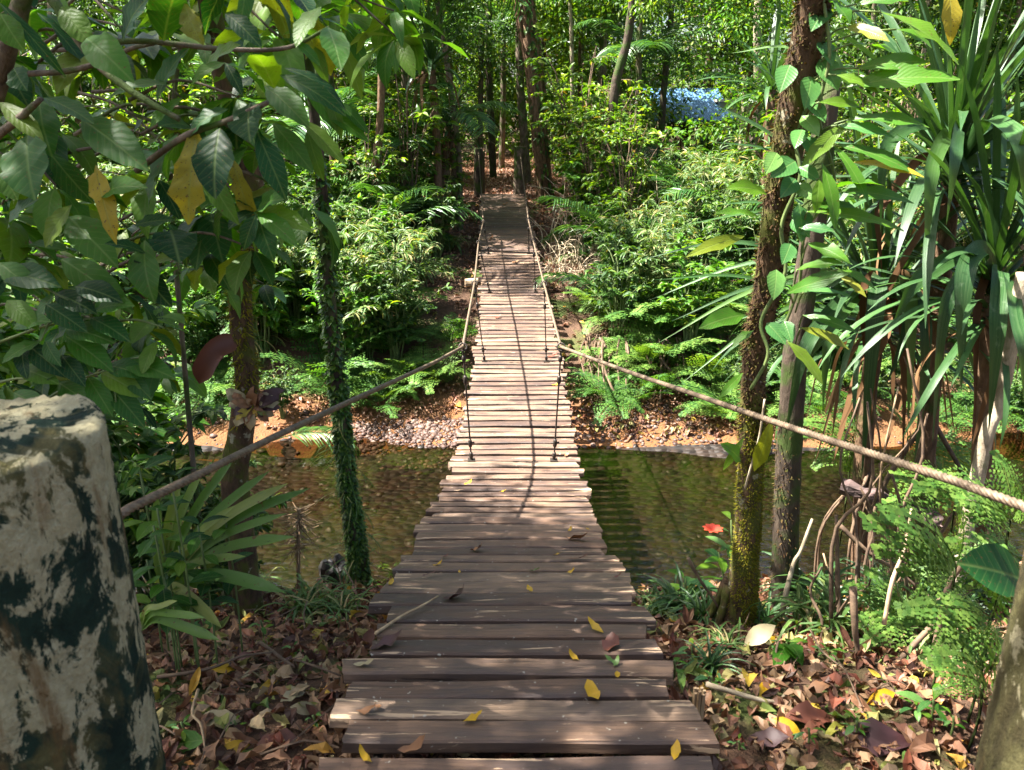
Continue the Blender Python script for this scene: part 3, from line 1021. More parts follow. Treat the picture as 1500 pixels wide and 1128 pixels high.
big_post('anchor_post', 'thick blurred anchor post mottled with cream and dark green lichen, its cut top in view', POSTL, 0.178, 1.065, 3)
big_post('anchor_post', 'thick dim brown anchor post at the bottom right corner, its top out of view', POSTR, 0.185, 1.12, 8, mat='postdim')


def far_post(px, pyb, pyt, Y, r, label, mat='bark'):
    b = at_y(px, pyb, Y)
    z0 = float(ground_z(b[0], Y)) - 0.05
    t = at_y(px, pyt, Y)
    g = G()
    tube(g, [(0, 0, 0), (0, 0, (t[2] - z0) * 0.5), (0.01, 0, t[2] - z0)], [r * 1.05, r, r * 0.97], 12, rough=0.05, seed=int(px))
    o = link('anchor_post', g.mesh('anchor_post', M[mat], False), None, (b[0], Y, z0))
    tag(o, label, 'post', 'timber anchor posts of the footbridge')
    return o


far_post(701, 284, 217, 17.05, 0.095, 'dark square-topped post holding the cable at the far left end of the footbridge', 'barkdark')
far_post(761, 281, 215, 17.15, 0.125, 'stout brown post holding the cable at the far right end of the footbridge')
far_post(707, 282, 222, 17.5, 0.05, 'thin dark stake just behind the far left cable post', 'barkdark')

# small stake beside the near right end of the deck
g = G()
p0 = at_z(1022, 1045, -0.12)
for k in range(7):
    a = k * 0.9
    tube(g, [(0.012 * math.cos(a), 0.012 * math.sin(a), 0), (0.012 * math.cos(a) * 1.1, 0.012 * math.sin(a), 0.10 + 0.01 * math.sin(k * 3))], [0.008, 0.005], 5)
tag(link('stake', g.mesh('stake', M['dry']), None, (p0[0], p0[1], -0.14)), 'short frayed wooden stake beside the near right plank end', 'stake')

# log lying across the bank under the far part of the deck
g = G()
a, b = at_y(686, 396, 11.3), at_y(846, 389, 11.5)
a[2] = deck_z(11.3) - 0.115
b[2] = a[2] + 0.05
tube(g, curve([a + (-0.05, 0, 0), (a + b) / 2, b], 8), [0.06, 0.065, 0.06, 0.065, 0.06, 0.06, 0.055, 0.05], 10, rough=0.05)
tag(link('crossbeam_log', g.mesh('crossbeam_log', M['driftwood'])), 'pale tan log jutting out crosswise from under the far planks', 'log')

# ================================================================== vegetation
UP = np.array([0, 0, 1.0])


def unit(v):
    v = np.asarray(v, float)
    return v / (np.linalg.norm(v, axis=-1, keepdims=True) + 1e-9)


def rdirs(n, zlo=-1, zhi=1, rs=R):
    a = rs.uniform(0, 2 * PI, n)
    z = rs.uniform(zlo, zhi, n)
    r = np.sqrt(np.clip(1 - z * z, 0, 1))
    return np.stack([r * np.cos(a), r * np.sin(a), z], 1)


LEAF_FAR = leaf_tpl(2, 0.42, 0.5, 0.18)
LEAF_MID = leaf_tpl(3, 0.40, 0.7, 0.16)
LEAF_LONG = leaf_tpl(4, 0.20, 0.9, 0.12)
LEAF_GRASS = leaf_tpl(6, 0.045, 2.0, 0.3, peak=0.3)
LEAF_BAMB = leaf_tpl(3, 0.14, 0.9, 0.15)

BROAD = {}


def leaf_mesh(mat, ratio, droop, seed, nseg=6, wavy=0.0, ragged=0.0, peak=0.5, fold=0.12):
    key = (mat, ratio, droop, seed, wavy, ragged, peak)
    if key not in BROAD:
        V, F, U = leaf_tpl(nseg, ratio, droop, fold, peak=peak, wavy=wavy, seed=seed, ragged=ragged)
        BROAD[key] = G().add(V, F, U, (seed * 0.137) % 1.0).mesh('leaf', M[mat], True)
    return BROAD[key]


def leaf_obj(parent, base, tip, mat, ratio=0.4, facing=None, droop=0.6, seed=None, name='leaf', **kw):
    base, tip = np.asarray(base, float), np.asarray(tip, float)
    seed = int(R.integers(0, 7)) if seed is None else seed
    me = leaf_mesh(mat, round(ratio, 2), droop, seed, **kw)
    L = np.linalg.norm(tip - base)
    y = (tip - base) / L
    up = facing if facing is not None else np.array([R.normal(0, 0.2), R.normal(-0.35, 0.2), 1.0])
    e = euler_from(y, up)
    pl = np.array(parent.location) if parent is not None else 0
    return link(name, me, parent, base - pl, e, L * (1.0 + 0.06 * droop))


def ribbon(parent, ctrl, width, mat, normal=(0, -1, 0.4), n=18, fold=0.35, taper=0.7, name='leaf', twist=0.0, tone=None, start=0.6):
    P = curve(ctrl, n)
    T = unit(np.gradient(P, axis=0))
    g = G()
    V, U = [], []
    N = unit(np.array(normal, float))
    pl = np.array(parent.location)
    for k in range(n):
        t = k / (n - 1)
        a = np.cross(T[k], N)
        if np.linalg.norm(a) < 0.25:
            a = np.cross(T[k], N + np.array([0.6, 0.3, 0]))
        a = unit(a)
        nn = np.cross(a, T[k])
        tw = twist * t
        a2 = a * math.cos(tw) + nn * math.sin(tw)
        nn2 = np.cross(a2, T[k])
        w = 0.5 * width * min(1, start + t * 4) * (1 if t < taper else max(0.03, 1 - ((t - taper) / (1 - taper)) ** 1.4))
        V += [P[k] - a2 * w + nn2 * fold * w, P[k], P[k] + a2 * w + nn2 * fold * w]
        U += [(0, t), (0.5, t), (1, t)]
    F = []
    for k in range(n - 1):
        b = 3 * k
        F += [(b, b + 1, b + 4, b + 3), (b + 1, b + 2, b + 5, b + 4)]
    g.add(np.array(V) - pl, F, np.array(U), R.random() if tone is None else tone)
    return link(name, g.mesh(name, M[mat], True), parent)


# ---------------------------------------------------------------- joined-foliage prototypes
def shoot_mesh(seed, H=1.6, nb=9, leaf=0.11, nl=16, tpl=LEAF_MID, mat='shrub', spread=0.6, lean=0.15, stem='greenstem', r0=0.012, droop=0.4):
    """several stems, each with side twigs that carry alternate leaves"""
    rs = np.random.default_rng(seed)
    gf, gs = G(), G()
    for b in range(nb):
        az = rs.uniform(0, 2 * PI)
        hh = H * rs.uniform(0.55, 1.0)
        out = spread * rs.uniform(0.2, 1.0)
        c = curve([(0.04 * math.cos(az), 0.04 * math.sin(az), -0.05), (0.4 * out * math.cos(az), 0.4 * out * math.sin(az), hh * 0.6),
                   (out * math.cos(az), out * math.sin(az), hh - droop * out * 0.4)], 10)
        c = c + rs.normal(0, 0.012, c.shape)
        tube(gs, c, np.linspace(r0, r0 * 0.3, 10), 5, cap=False)
        for tw in range(5):
            k = rs.integers(3, 10)
            p = c[k]
            d = unit(np.array([math.cos(az + rs.normal(0, 1.1)), math.sin(az + rs.normal(0, 1.1)), rs.uniform(0.0, 0.7)]))
            L = rs.uniform(0.2, 0.45) * H * 0.4
            q = curve([p, p + d * L * 0.6, p + d * L + np.array([0, 0, -0.2 * L])], 6)
            tube(gs, q, np.linspace(r0 * 0.4, r0 * 0.2, 6), 4, cap=False)
            m = nl
            t = rs.uniform(0.15, 1, m)
            pos = np.stack([np.interp(t, np.linspace(0, 1, 6), q[:, i]) for i in range(3)], 1)
            side = np.cross(d, UP)
            sg = np.where(np.arange(m) % 2 == 0, 1, -1)[:, None]
            dirs = d * 0.5 + side * sg * 0.9 + rs.normal(0, 0.28, (m, 3)) + np.array([0, 0, -0.15])
            gf.scatter(tpl, pos, dirs, UP + rs.normal(0, 0.35, (m, 3)), leaf * rs.uniform(0.6, 1.25, m), rs.random(m), 0)
    return gf.mesh('foliage', M[mat]), gs.mesh('stem', M[stem])


def tree_mesh(seed, H=6.5, clear=2.0, rad_=1.7, nbr=22, clump=70, leaf=0.15, mat='forest', bark='bark', r0=0.08, lean=0.0, tpl=LEAF_FAR, cr=0.45):
    rs = np.random.default_rng(seed)
    gf, gs = G(), G()
    top = np.array([lean * H, rs.normal(0, 0.2), H])
    c = curve([(0, 0, -0.2), (lean * H * 0.3 + rs.normal(0, 0.08), rs.normal(0, 0.08), H * 0.4), (lean * H * 0.7 + rs.normal(0, 0.1), rs.normal(0, 0.1), H * 0.75), top], 18)
    tube(gs, c, np.linspace(r0 * 1.15, r0 * 0.3, 18), 9, rough=0.06, seed=seed, cap=False)
    for b in range(nbr):
        t = rs.uniform(clear / H, 1.0)
        k = min(17, int(t * 17))
        az = b * 2.4 + rs.normal(0, 0.3)
        L = rad_ * rs.uniform(0.45, 1.0) * (1.1 - 0.5 * (t - clear / H))
        e = rs.uniform(-0.15, 0.7)
        d = np.array([math.cos(az), math.sin(az), e])
        q = curve([c[k], c[k] + d * L * 0.5, c[k] + d * L + np.array([0, 0, -0.15 * L])], 7)
        tube(gs, q, np.linspace(r0 * 0.32, r0 * 0.08, 7), 5, cap=False)
        for s in (3, 4, 5, 6):
            m = int(clump * (0.5 + 0.17 * (s - 3)) * 0.5)
            o = rs.normal(0, 1, (m, 3)) * np.array([cr, cr, cr * 0.55]) * 0.75
            pos = q[s] + o
            dirs = unit(o) + rs.normal(0, 0.5, (m, 3)) + np.array([0, 0, -0.35])
            gf.scatter(tpl, pos, dirs, UP + rs.normal(0, 0.55, (m, 3)), leaf * rs.uniform(0.55, 1.2, m), rs.random(m), 0)
    return gf.mesh('crown', M[mat]), gs.mesh('trunk', M[bark])


def grass_mesh(seed, n=70, L=0.8, mat='grass', spread=0.12, tpl=None, w=1.0):
    rs = np.random.default_rng(seed)
    g = G()
    tpl = tpl or leaf_tpl(6, 0.045, 2.3, 0.3, peak=0.3)
    a = rs.uniform(0, 2 * PI, n)
    e = rs.uniform(0.7, 2.2, n)
    dirs = np.stack([np.cos(a), np.sin(a), e], 1)
    pos = np.stack([spread * rs.normal(0, 1, n), spread * rs.normal(0, 1, n), np.zeros(n)], 1)
    ups = np.stack([-np.cos(a), -np.sin(a), 0.3 + 0 * a], 1) * 1.0
    g.scatter(tpl, pos, dirs, ups, L * rs.uniform(0.5, 1.15, n), rs.random(n), 0, w)
    return g.mesh('blades', M[mat])


def frond_mesh(seed, pairs=14, L=1.0, W=0.42, mat='fern', droop=1.1, bip=True, leaflet=0.20, name='frond', e0=0.55, lw=1.0, gap=0.034):
    """fern frond along +y: rachis with pinna pairs, each pinna toothed by leaflets"""
    rs = np.random.default_rng(seed)
    n = 20
    ys_, zs_ = [0.0], [0.0]
    ang = e0
    for k in range(n):
        ang -= droop / n * (0.5 + k / n)
        ys_.append(ys_[-1] + L / n * math.cos(ang))
        zs_.append(zs_[-1] + L / n * math.sin(ang))
    ys_, zs_ = np.array(ys_), np.array(zs_)
    g = G()
    c = np.stack([0 * ys_, ys_, zs_], 1)
    tube(g, c, np.linspace(0.007, 0.002, n + 1) * L, 4, cap=False, tone=0.9)
    tt = np.linspace(0.14, 0.985, pairs)
    for i, t in enumerate(tt):
        p = np.array([0, np.interp(t, np.linspace(0, 1, n + 1), ys_), np.interp(t, np.linspace(0, 1, n + 1), zs_)])
        k = min(n - 1, int(t * n))
        tang = unit(c[k + 1] - c[k])
        l = W * 0.5 * math.sin(min(1, (t + 0.10) * 1.02) * PI * 0.93) ** 0.8 * L * rs.uniform(0.88, 1.1)
        for s in (-1, 1):
            d = unit(np.array([s, 0, 0]) * 1.0 + tang * 0.35 + np.array([0, 0, rs.normal(-0.1, 0.1)]))
            nn = unit(np.cross(d, tang) * s)
            nn = nn if nn[2] > 0 else -nn
            if bip:
                m = max(3, int(l / (gap * L)))
                tq = (np.arange(m) + 0.6) / m
                pos = p + d * (tq * l)[:, None] + np.array([0, 0, -1.0]) * ((tq ** 2) * 0.12 * l)[:, None]
                side = np.cross(nn, d)
                ll = leaflet * W * L * 0.55 * (1 - 0.75 * tq) + 0.012 * L
                for q in (-1, 1):
                    dirs = side * q + d * 0.55
                    g.scatter(FERNLET, pos, np.broadcast_to(dirs, (m, 3)) + rs.normal(0, 0.08, (m, 3)), np.broadcast_to(nn, (m, 3)) + rs.normal(0, 0.15, (m, 3)), ll, np.full(m, rs.uniform(0, 0.9)), 0, lw)
                g.scatter(FERNLET, [p + d * l * 0.9], [d], [nn], 0.16 * l + 0.01, 0.5, 0)
            else:
                g.scatter(PINNA, [p], [d], [nn], l, rs.random(), 0)
    return g.mesh(name, M[mat])


FERNLET = leaf_tpl(1, 0.55, 0.0, 0.0)
FERNLET = (np.array([(-0.10, 0, 0), (0.10, 0, 0), (0.22, 0.55, 0.02), (0.0, 1.0, -0.03), (-0.22, 0.55, 0.02)]), np.array([(0, 1, 2, 4), (4, 2, 3, 3)]), np.array([(0.4, 0), (0.6, 0), (0.7, 0.5), (0.5, 1), (0.3, 0.5)], float))
FERNLET = (np.array([(-0.20, 0, 0), (0.20, 0.02, 0), (0.30, 0.6, 0.02), (-0.12, 1.0, -0.03)]), np.array([(0, 1, 2, 3)]), np.array([(0.4, 0), (0.6, 0), (0.7, 0.5), (0.5, 1)], float))
PINNA = leaf_tpl(4, 0.16, 0.5, 0.1, peak=0.25)
PALMLET = leaf_tpl(5, 0.065, 0.9, 0.35, peak=0.35)


def palm_frond_mesh(seed, L=1.6, pairs=26, l0=0.5, mat='palm', droop=1.3, e0=0.8):
    rs = np.random.default_rng(seed)
    n = 20
    P = [np.zeros(3)]
    ang = e0
    for k in range(n):
        ang -= droop / n * (0.5 + k / n)
        P.append(P[-1] + np.array([0, math.cos(ang), math.sin(ang)]) * L / n)
    c = np.array(P)
    g = G()
    tube(g, c, np.linspace(0.011, 0.003, n + 1), 5, cap=False, tone=0.85)
    for t in np.linspace(0.22, 1.0, pairs):
        k = min(n - 1, int(t * n))
        p = c[k] + (c[k + 1] - c[k]) * (t * n - k)
        tang = unit(c[k + 1] - c[k])
        l = l0 * (0.5 + 0.8 * math.sin(t * PI * 0.85)) * rs.uniform(0.85, 1.1)
        for s in (-1, 1):
            d = unit(np.array([s, 0, 0]) + tang * 0.75 + np.array([0, 0, rs.normal(0.05, 0.08)]))
            nn = np.cross(d, tang) * s
            nn = nn if nn[2] > 0 else -nn
            g.scatter(PALMLET, [p], [d], [nn + rs.normal(0, 0.1, 3)], l, rs.random(), 0)
    return g.mesh('frond', M[mat])


def copy_plant(kind, cat, parts, loc, rz, sc, zone=None, label=None, group=None, tilt=None):
    o = thing(kind, label or '', cat, loc, rz, group, sc)
    if tilt is not None:
        o.rotation_euler = (tilt[0], tilt[1], rz)
    for (nm, me, stuff) in parts:
        c = link(nm, me, o)
        if stuff:
            c['kind'] = 'stuff'
    PLANTS.append((o, kind, zone))
    return o


PLANTS = []
SHR = [shoot_mesh(100 + k, 1.35, 16, 0.095, 17, LEAF_MID, 'shrub', 0.55) for k in range(4)]
SHL = [shoot_mesh(120 + k, 1.6, 14, 0.15, 13, LEAF_MID, 'broadlight', 0.6) for k in range(3)]
SAP = [shoot_mesh(140 + k, 2.8, 13, 0.15, 17, LEAF_MID, 'forest', 0.8, stem='twig', r0=0.018) for k in range(4)]
BAM = [shoot_mesh(160 + k, 1.9, 18, 0.18, 16, LEAF_BAMB, 'grass', 0.75, stem='greenstem', r0=0.008, droop=1.2) for k in range(4)]
TRE = [tree_mesh(200 + k, 7.5, 0.9, 1.9, 38, 90, 0.19, ('forest', 'shrub', 'forest', 'broadlight', 'shrub')[k], ('bark', 'barkpale', 'barkdark', 'barkbrown', 'bark')[k], 0.060, (0.02, -0.03, 0.05, -0.05, 0.0)[k]) for k in range(5)]
BIGT = [tree_mesh(220 + k, 10.5, 3.6, 2.9, 34, 85, 0.17, 'forest', ('bark', 'barkdark', 'barkbrown')[k], 0.13, (0.03, -0.04, 0.02)[k], cr=0.6) for k in range(3)]
GRA = [grass_mesh(240 + k, 90, 0.8, 'grass') for k in range(3)]
GRS = [grass_mesh(250 + k, 45, 0.30, 'strap', 0.02, leaf_tpl(6, 0.06, 1.6, 0.4, peak=0.3)) for k in range(2)]
FRD = [frond_mesh(260 + k, 13, 1.0, 0.46, 'fern', (0.9, 1.2, 1.4, 1.0)[k]) for k in range(4)]
FRB = [frond_mesh(270 + k, 13, 1.0, 0.50, 'fernbright', (0.8, 1.1, 1.3)[k]) for k in range(3)]
FRL = [frond_mesh(275 + k, 20, 1.0, 0.36, 'fern', 1.2, False) for k in range(2)]
PAL = [palm_frond_mesh(280 + k, 1.5, 26, 0.42, droop=(1.2, 1.5, 0.9)[k]) for k in range(3)]


def fern(loc, n, L, set_=FRD, azr=(0, 2 * PI), zone=None, label=None, elo=-0.1, ehi=0.5):
    o = thing('fern', label or '', 'fern', loc)
    a0 = R.uniform(0, 6)
    for k in range(n):
        if azr[1] - azr[0] > 6:
            a = a0 + k * 2 * PI / n + R.normal(0, 0.25)
        else:
            a = azr[0] + (azr[1] - azr[0]) * (k + R.uniform(0.2, 0.8)) / n
        link('frond', set_[k % len(set_)], o, (0.02 * math.cos(a), 0.02 * math.sin(a), 0.0), (R.uniform(elo, ehi), R.normal(0, 0.15), a - PI / 2), L * R.uniform(0.75, 1.15))
    PLANTS.append((o, 'fern', zone))
    return o


def palm(loc, n, sc, zone=None, label=None, stemh=0.0, kind='young_palm'):
    o = thing(kind, label or '', 'palm', loc, 0, None)
    a0 = R.uniform(0, 6)
    for k in range(n):
        a = a0 + k * 2.4
        link('frond', PAL[k % 3], o, (0, 0, stemh), (R.uniform(-0.25, 0.5), R.normal(0, 0.1), a), sc * R.uniform(0.75, 1.1))
    if stemh > 0:
        g = G()
        tube(g, [(0, 0, -0.2), (0.01, 0, stemh * 0.5), (0, 0, stemh)], [0.05, 0.04, 0.035], 8, rough=0.1)
        link('trunk', g.mesh('trunk', M['barkbrown']), o)
    PLANTS.append((o, kind, zone))
    return o


STRAP = {}


def strap_mesh(W, e0, droop, seed, mat, kink=None):
    key = (W, e0, droop, seed, mat)
    if key not in STRAP:
        V, F, U = strap_tpl(1.0, W, e0, droop, 14, 0.4, seed, kink)
        STRAP[key] = G().add(V, F, U, (seed * 0.171 + 0.05) % 1).mesh('leaf', M[mat], True)
    return STRAP[key]


def pandanus(o, c, n, L, W=0.05, zlo=-0.2, dry=0, az=None, mat='strap'):
    """strap leaves in a spiral round a head; o is the thing, c the head in world space"""
    base = np.asarray(c) - np.array(o.location)
    for k in range(n):
        t = k / n
        e0 = [1.25, 0.95, 0.65, 0.4, 0.15][int(t * 5)]
        dr = [0.4, 0.7, 1.1, 1.5, 1.7][int(t * 5)] * (1 if R.random() < 0.7 else 0.5)
        dr = round(dr, 1)
        a = k * 2.399 + R.normal(0, 0.2)
        if az is not None:
            a = R.uniform(*az)
        me = strap_mesh(W, e0, dr, int(R.integers(0, 3)), mat)
        link('leaf', me, o, base + np.array([0, 0, 0.10 - 0.22 * t]), (R.normal(0, 0.08), R.normal(0, 0.12), a - PI / 2), L * R.uniform(0.75, 1.1))
    for k in range(dry):
        a = R.uniform(0, 2 * PI)
        me = strap_mesh(round(W * 0.9, 3), 0.0, 3.4, int(R.integers(0, 3)), 'strapdry')
        link('dead_leaf', me, o, base + np.array([0, 0, -0.12]), (R.normal(0, 0.1), R.normal(0, 0.15), a), L * R.uniform(0.6, 0.95))


# ---------------------------------------------------------------- fill of the banks and the forest
def fill(n, xr, yr, fn, avoid=0.95, mind=0.5, seen=True):
    pts = []
    tries = 0
    while len(pts) < n and tries < n * 60:
        tries += 1
        x = R.uniform(*xr)
        y = R.uniform(*yr)
        if abs(x + (0.25 if y > 17 else 0)) < avoid:
            continue
        if seen and abs(x) > 0.66 * y + 1.2:
            continue
        if abs(x) < 1.4 and 10.9 < y < 12.0:
            continue          # the crosswise log lies clear here
        u = 750 + FPX * x / y
        if 12.0 < y < 25.5 and 925 < u < 1120 and fn in (f_tree, f_big, f_sap):
            continue          # the gap through which the hut shows
        if any((x - a) ** 2 + (y - b) ** 2 < mind ** 2 for a, b in pts):
            continue
        pts.append((x, y))
        fn(x, y, float(ground_z(x, y)))


def zone_of(x, y):
    side = 'left' if x < 0 else 'right'
    if y < 9.8:
        return ('low on far bank', side)
    if y < 12.2:
        return ('halfway up far bank', side)
    if y < 16:
        return ('on top of far bank', side)
    if y < 21:
        return ('in the near forest', side)
    return ('deep in the forest', side)


def f_shrub(x, y, z):
    p = SHR[int(R.integers(4))] if R.random() < 0.6 else SHL[int(R.integers(3))]
    copy_plant('shrub', 'shrub', [('foliage', p[0], 1), ('stem', p[1], 0)], (x, y, z), R.uniform(0, 6.28), R.uniform(0.6, 1.05), zone_of(x, y))


def f_sap(x, y, z):
    p = SAP[int(R.integers(4))]
    copy_plant('sapling', 'sapling', [('foliage', p[0], 1), ('stem', p[1], 0)], (x, y, z), R.uniform(0, 6.28), R.uniform(0.65, 1.15), zone_of(x, y))


def f_bam(x, y, z):
    p = BAM[int(R.integers(4))]
    copy_plant('bamboo_clump', 'bamboo', [('foliage', p[0], 1), ('stem', p[1], 0)], (x, y, z), R.uniform(0, 6.28), R.uniform(0.6, 1.05), zone_of(x, y))


def f_grass(x, y, z):
    copy_plant('grass_tuft', 'grass tuft', [('blades', GRA[int(R.integers(3))], 1)], (x, y, z), R.uniform(0, 6.28), R.uniform(0.6, 1.2), zone_of(x, y))


def f_fern(x, y, z):
    fern((x, y, z + 0.05), int(R.integers(6, 10)), R.uniform(0.6, 1.15) if abs(x) > 1.7 else R.uniform(0.45, 0.65), (FRD, FRB, FRD, FRL)[int(R.integers(4))], zone=zone_of(x, y))


def f_palm(x, y, z):
    palm((x, y, z), int(R.integers(5, 8)), R.uniform(0.7, 1.1), zone_of(x, y), stemh=R.choice([0.0, 0.3, 0.6]))


def f_tree(x, y, z):
    p = TRE[int(R.integers(5))]
    copy_plant('forest_tree', 'tree', [('crown', p[0], 1), ('trunk', p[1], 0)], (x, y, z), R.uniform(0, 6.28), R.uniform(0.8, 1.15), zone_of(x, y))


def f_big(x, y, z):
    p = BIGT[int(R.integers(3))]
    copy_plant('tall_tree', 'tree', [('crown', p[0], 1), ('trunk', p[1], 0)], (x, y, z), R.uniform(0, 6.28), R.uniform(0.85, 1.2), zone_of(x, y))


for sx in (-1, 1):
    X = (lambda a, b: (min(sx * a, sx * b), max(sx * a, sx * b)))
    fill(34, X(0.9, 7.0), (8.6, 11.2), f_fern, 1.0, 0.38)
    fill(18, X(0.9, 8.0), (11.2, 15.5), f_fern, 1.0, 0.55)
    fill(22, X(1.0, 7.5), (9.2, 11.8), f_shrub, 1.1, 0.45)
    fill(28, X(1.0, 10.0), (11.8, 15.8), f_shrub, 1.1, 0.5)
    fill(12, X(1.0, 7.0), (9.4, 12.5), f_bam, 1.4, 0.6)
    fill(9, X(1.0, 9.0), (12.5, 16.0), f_bam, 1.35, 0.8)
    fill(10, X(0.85, 6.0), (9.3, 14.0), f_grass, 0.95, 0.5)
    fill(13, X(1.5, 10.0), (12.0, 16.5), f_sap, 1.6, 0.75)
    fill(7, X(1.2, 6.5), (10.5, 15.5), f_palm, 1.3, 0.9)
    fill(24, X(1.3, 14.0), (16.0, 22.0), f_sap, 1.5, 0.7)
    fill(14, X(1.3, 14.0), (16.0, 22.0), f_shrub, 1.4, 0.7)
    fill(4, X(1.8, 10.0), (16.5, 22.0), f_palm, 1.9, 1.2)
    fill(8, X(1.8, 13.0), (17.0, 21.5), f_tree, 2.2, 1.4)
    fill(5, X(1.2, 3.0), (12.2, 16.0), f_sap, 1.2, 0.6)
    fill(6, X(1.1, 3.5), (9.6, 13.0), f_shrub, 1.15, 0.4)
    fill(14, X(1.5, 22.0), (21.0, 30.0), f_tree, 1.9, 1.4)
    fill(16, X(1.4, 20.0), (22.0, 31.0), f_sap, 1.4, 1.0)
    fill(5, X(2.5, 22.0), (24.0, 31.0), f_big, 2.8, 2.0)
fill(10, (-4, 4), (33, 38), f_tree, 0.0, 1.0)
fill(16, (-4, 4), (31, 36), f_sap, 0.0, 0.6)

# far-off wood that reads as one mass
g = G()
rs = np.random.default_rng(5)
for (n, r0, r1, z1, s) in ((52000, 33, 46, 15, 0.42), (26000, 46, 60, 20, 0.6)):
    a = rs.uniform(rad(35), rad(145), n)
    rr = rs.uniform(r0, r1, n)
    zz = rs.uniform(0, 1, n) ** 0.9 * z1 * (0.8 + 0.25 * np.sin(a * 23) + 0.12 * np.sin(a * 61))
    pos = np.stack([rr * np.cos(a), rr * np.sin(a), zz], 1)
    dens = np.sin(pos[:, 0] * 0.9) + np.sin(pos[:, 2] * 1.3 + pos[:, 0] * 0.5) + np.sin(pos[:, 1] * 0.8 + pos[:, 2] * 0.7)
    keep = dens + rs.normal(0, 0.8, n) > -0.7
    pos = pos[keep]
    m = len(pos)
    g.scatter(leaf_tpl(1, 0.8, 0.2, 0.1, peak=0.5) if False else (np.array([(-0.3, 0.4, 0.05), (0, 0, 0), (0.32, 0.45, 0.04), (0.02, 1, -0.06)]), np.array([(0, 1, 2, 3)]), np.array([(0, .4), (.5, 0), (1, .4), (.5, 1)], float)),
              pos, rdirs(m, -0.8, 0.4, rs), UP + rs.normal(0, 0.6, (m, 3)), s * rs.uniform(0.5, 1.2, m), rs.random(m), 0)
link('distant_forest', g.mesh('distant_forest', M['forest']), kind='stuff')

# ================================================================== trees and plants near the camera
def trunk_obj(name, part, px, Y, widths, mat, label, cat='tree', group=None, ns=16, rough=0.05, nseg=44, base_extra=0.15, seed=1):
    """trunk drawn through photo pixels on the plane y=Y (a number or one per point)"""
    Ys_ = [Y] * len(px) if np.isscalar(Y) else Y
    pts = [at_y(a, b, yy) for (a, b), yy in zip(px, Ys_)]
    pts = pts[::-1]
    w = [q / 2 for q in widths[::-1]]
    z0 = float(ground_z(pts[0][0], pts[0][1]))
    pts = [np.array([pts[0][0], pts[0][1], min(z0, pts[0][2]) - base_extra])] + pts
    w = [w[0] * 1.15] + w
    c = curve(pts, nseg)
    rr = np.interp(np.linspace(0, 1, nseg), np.linspace(0, 1, len(w)), w)
    base = np.array([pts[0][0], pts[0][1], z0])
    o = thing(name, label, cat, tuple(base), 0, group)
    g = G()
    tube(g, c - base, rr, ns, rough=rough, seed=seed)
    link(part, g.mesh(part, M[mat], True), o)
    return o, c, rr


def cover(o, c, rr, n, mat, size, tpl, nm, zr=(0, 1), side=None, seed=0, out=0.8, hang=0.3, kind=True):
    """small leaves or moss shoots standing off a trunk"""
    rs = np.random.default_rng(seed)
    t = rs.uniform(zr[0], zr[1], n)
    idx = t * (len(c) - 1)
    P = np.stack([np.interp(idx, np.arange(len(c)), c[:, i]) for i in range(3)], 1)
    r = np.interp(idx, np.arange(len(c)), rr)
    a = rs.uniform(0, 2 * PI, n)
    d = np.stack([np.cos(a), np.sin(a), 0 * a], 1)
    keep = np.ones(n, bool)
    if side is not None:
        keep = (d @ np.array(side)) + rs.normal(0, 0.45, n) > 0
    pat = np.sin(P[:, 2] * 9 + a * 2) + np.sin(P[:, 2] * 23 - a * 3) + rs.normal(0, 0.7, n) > -0.9
    keep &= pat
    P, d, r = P[keep], d[keep], r[keep]
    m = len(P)
    dirs = d * out + rs.normal(0, 0.35, (m, 3)) + np.array([0, 0, -hang])
    g = G()
    g.scatter(tpl, P + d * r[:, None] * 0.93 - np.array(o.location), dirs, d * 0.5 + UP + rs.normal(0, 0.3, (m, 3)), size * rs.uniform(0.5, 1.3, m), rs.random(m), 0)
    x = link(nm, g.mesh(nm, M[mat]), o)
    if kind:
        x['kind'] = 'stuff'
    return x


MOSS = leaf_tpl(1, 0.35, 0.3, 0.1)
MOSS = (np.array([(-0.16, 0, 0), (0.16, 0, 0), (0.07, 1, -0.1), (-0.07, 1, -0.1)]), np.array([(0, 1, 2, 3)]), np.zeros((4, 2)))

# -- the mossy leaning tree right of the bridge with its climbing vine
mt, mc, mr = trunk_obj('leaning_tree', 'trunk', [(1200, -60), (1190, 20), (1165, 150), (1140, 300), (1125, 420), (1108, 500), (1102, 600), (1098, 700), (1093, 800), (1085, 880), (1068, 935)],
                       [2.45, 2.5, 2.55, 2.6, 2.65, 2.7, 2.72, 2.74, 2.75, 2.76, 2.78], [0.095, 0.096, 0.096, 0.094, 0.090, 0.088, 0.086, 0.090, 0.10, 0.12, 0.17], 'barkmoss',
                       'slender leaning tree with moss covered lower trunk rising right of the footbridge', seed=4)
cover(mt, mc, mr, 34000, 'moss', 0.012, MOSS, 'moss', (0.02, 0.46), (0.35, -0.25, 0), 3, hang=0.0, out=0.9)
cover(mt, mc, mr, 7000, 'mossdark', 0.018, MOSS, 'moss', (0.42, 1.0), None, 5)
g = G()
for k in range(9):     # buttress roots
    a = k * 0.7 + 0.3
    L = R.uniform(0.18, 0.34)
    tube(g, curve([(0.035 * math.cos(a), 0.035 * math.sin(a), 0.20), (0.075 * math.cos(a), 0.075 * math.sin(a), 0.07), (0.12 * math.cos(a), 0.12 * math.sin(a), 0.0), (L * math.cos(a), L * math.sin(a), -0.14)], 12), np.linspace(0.018, 0.008, 12), 7, rough=0.2, seed=k)
link('roots', g.mesh('roots', M['barkmoss'], True), mt)
g = G()
th = at_y(1097, 800, 2.68)
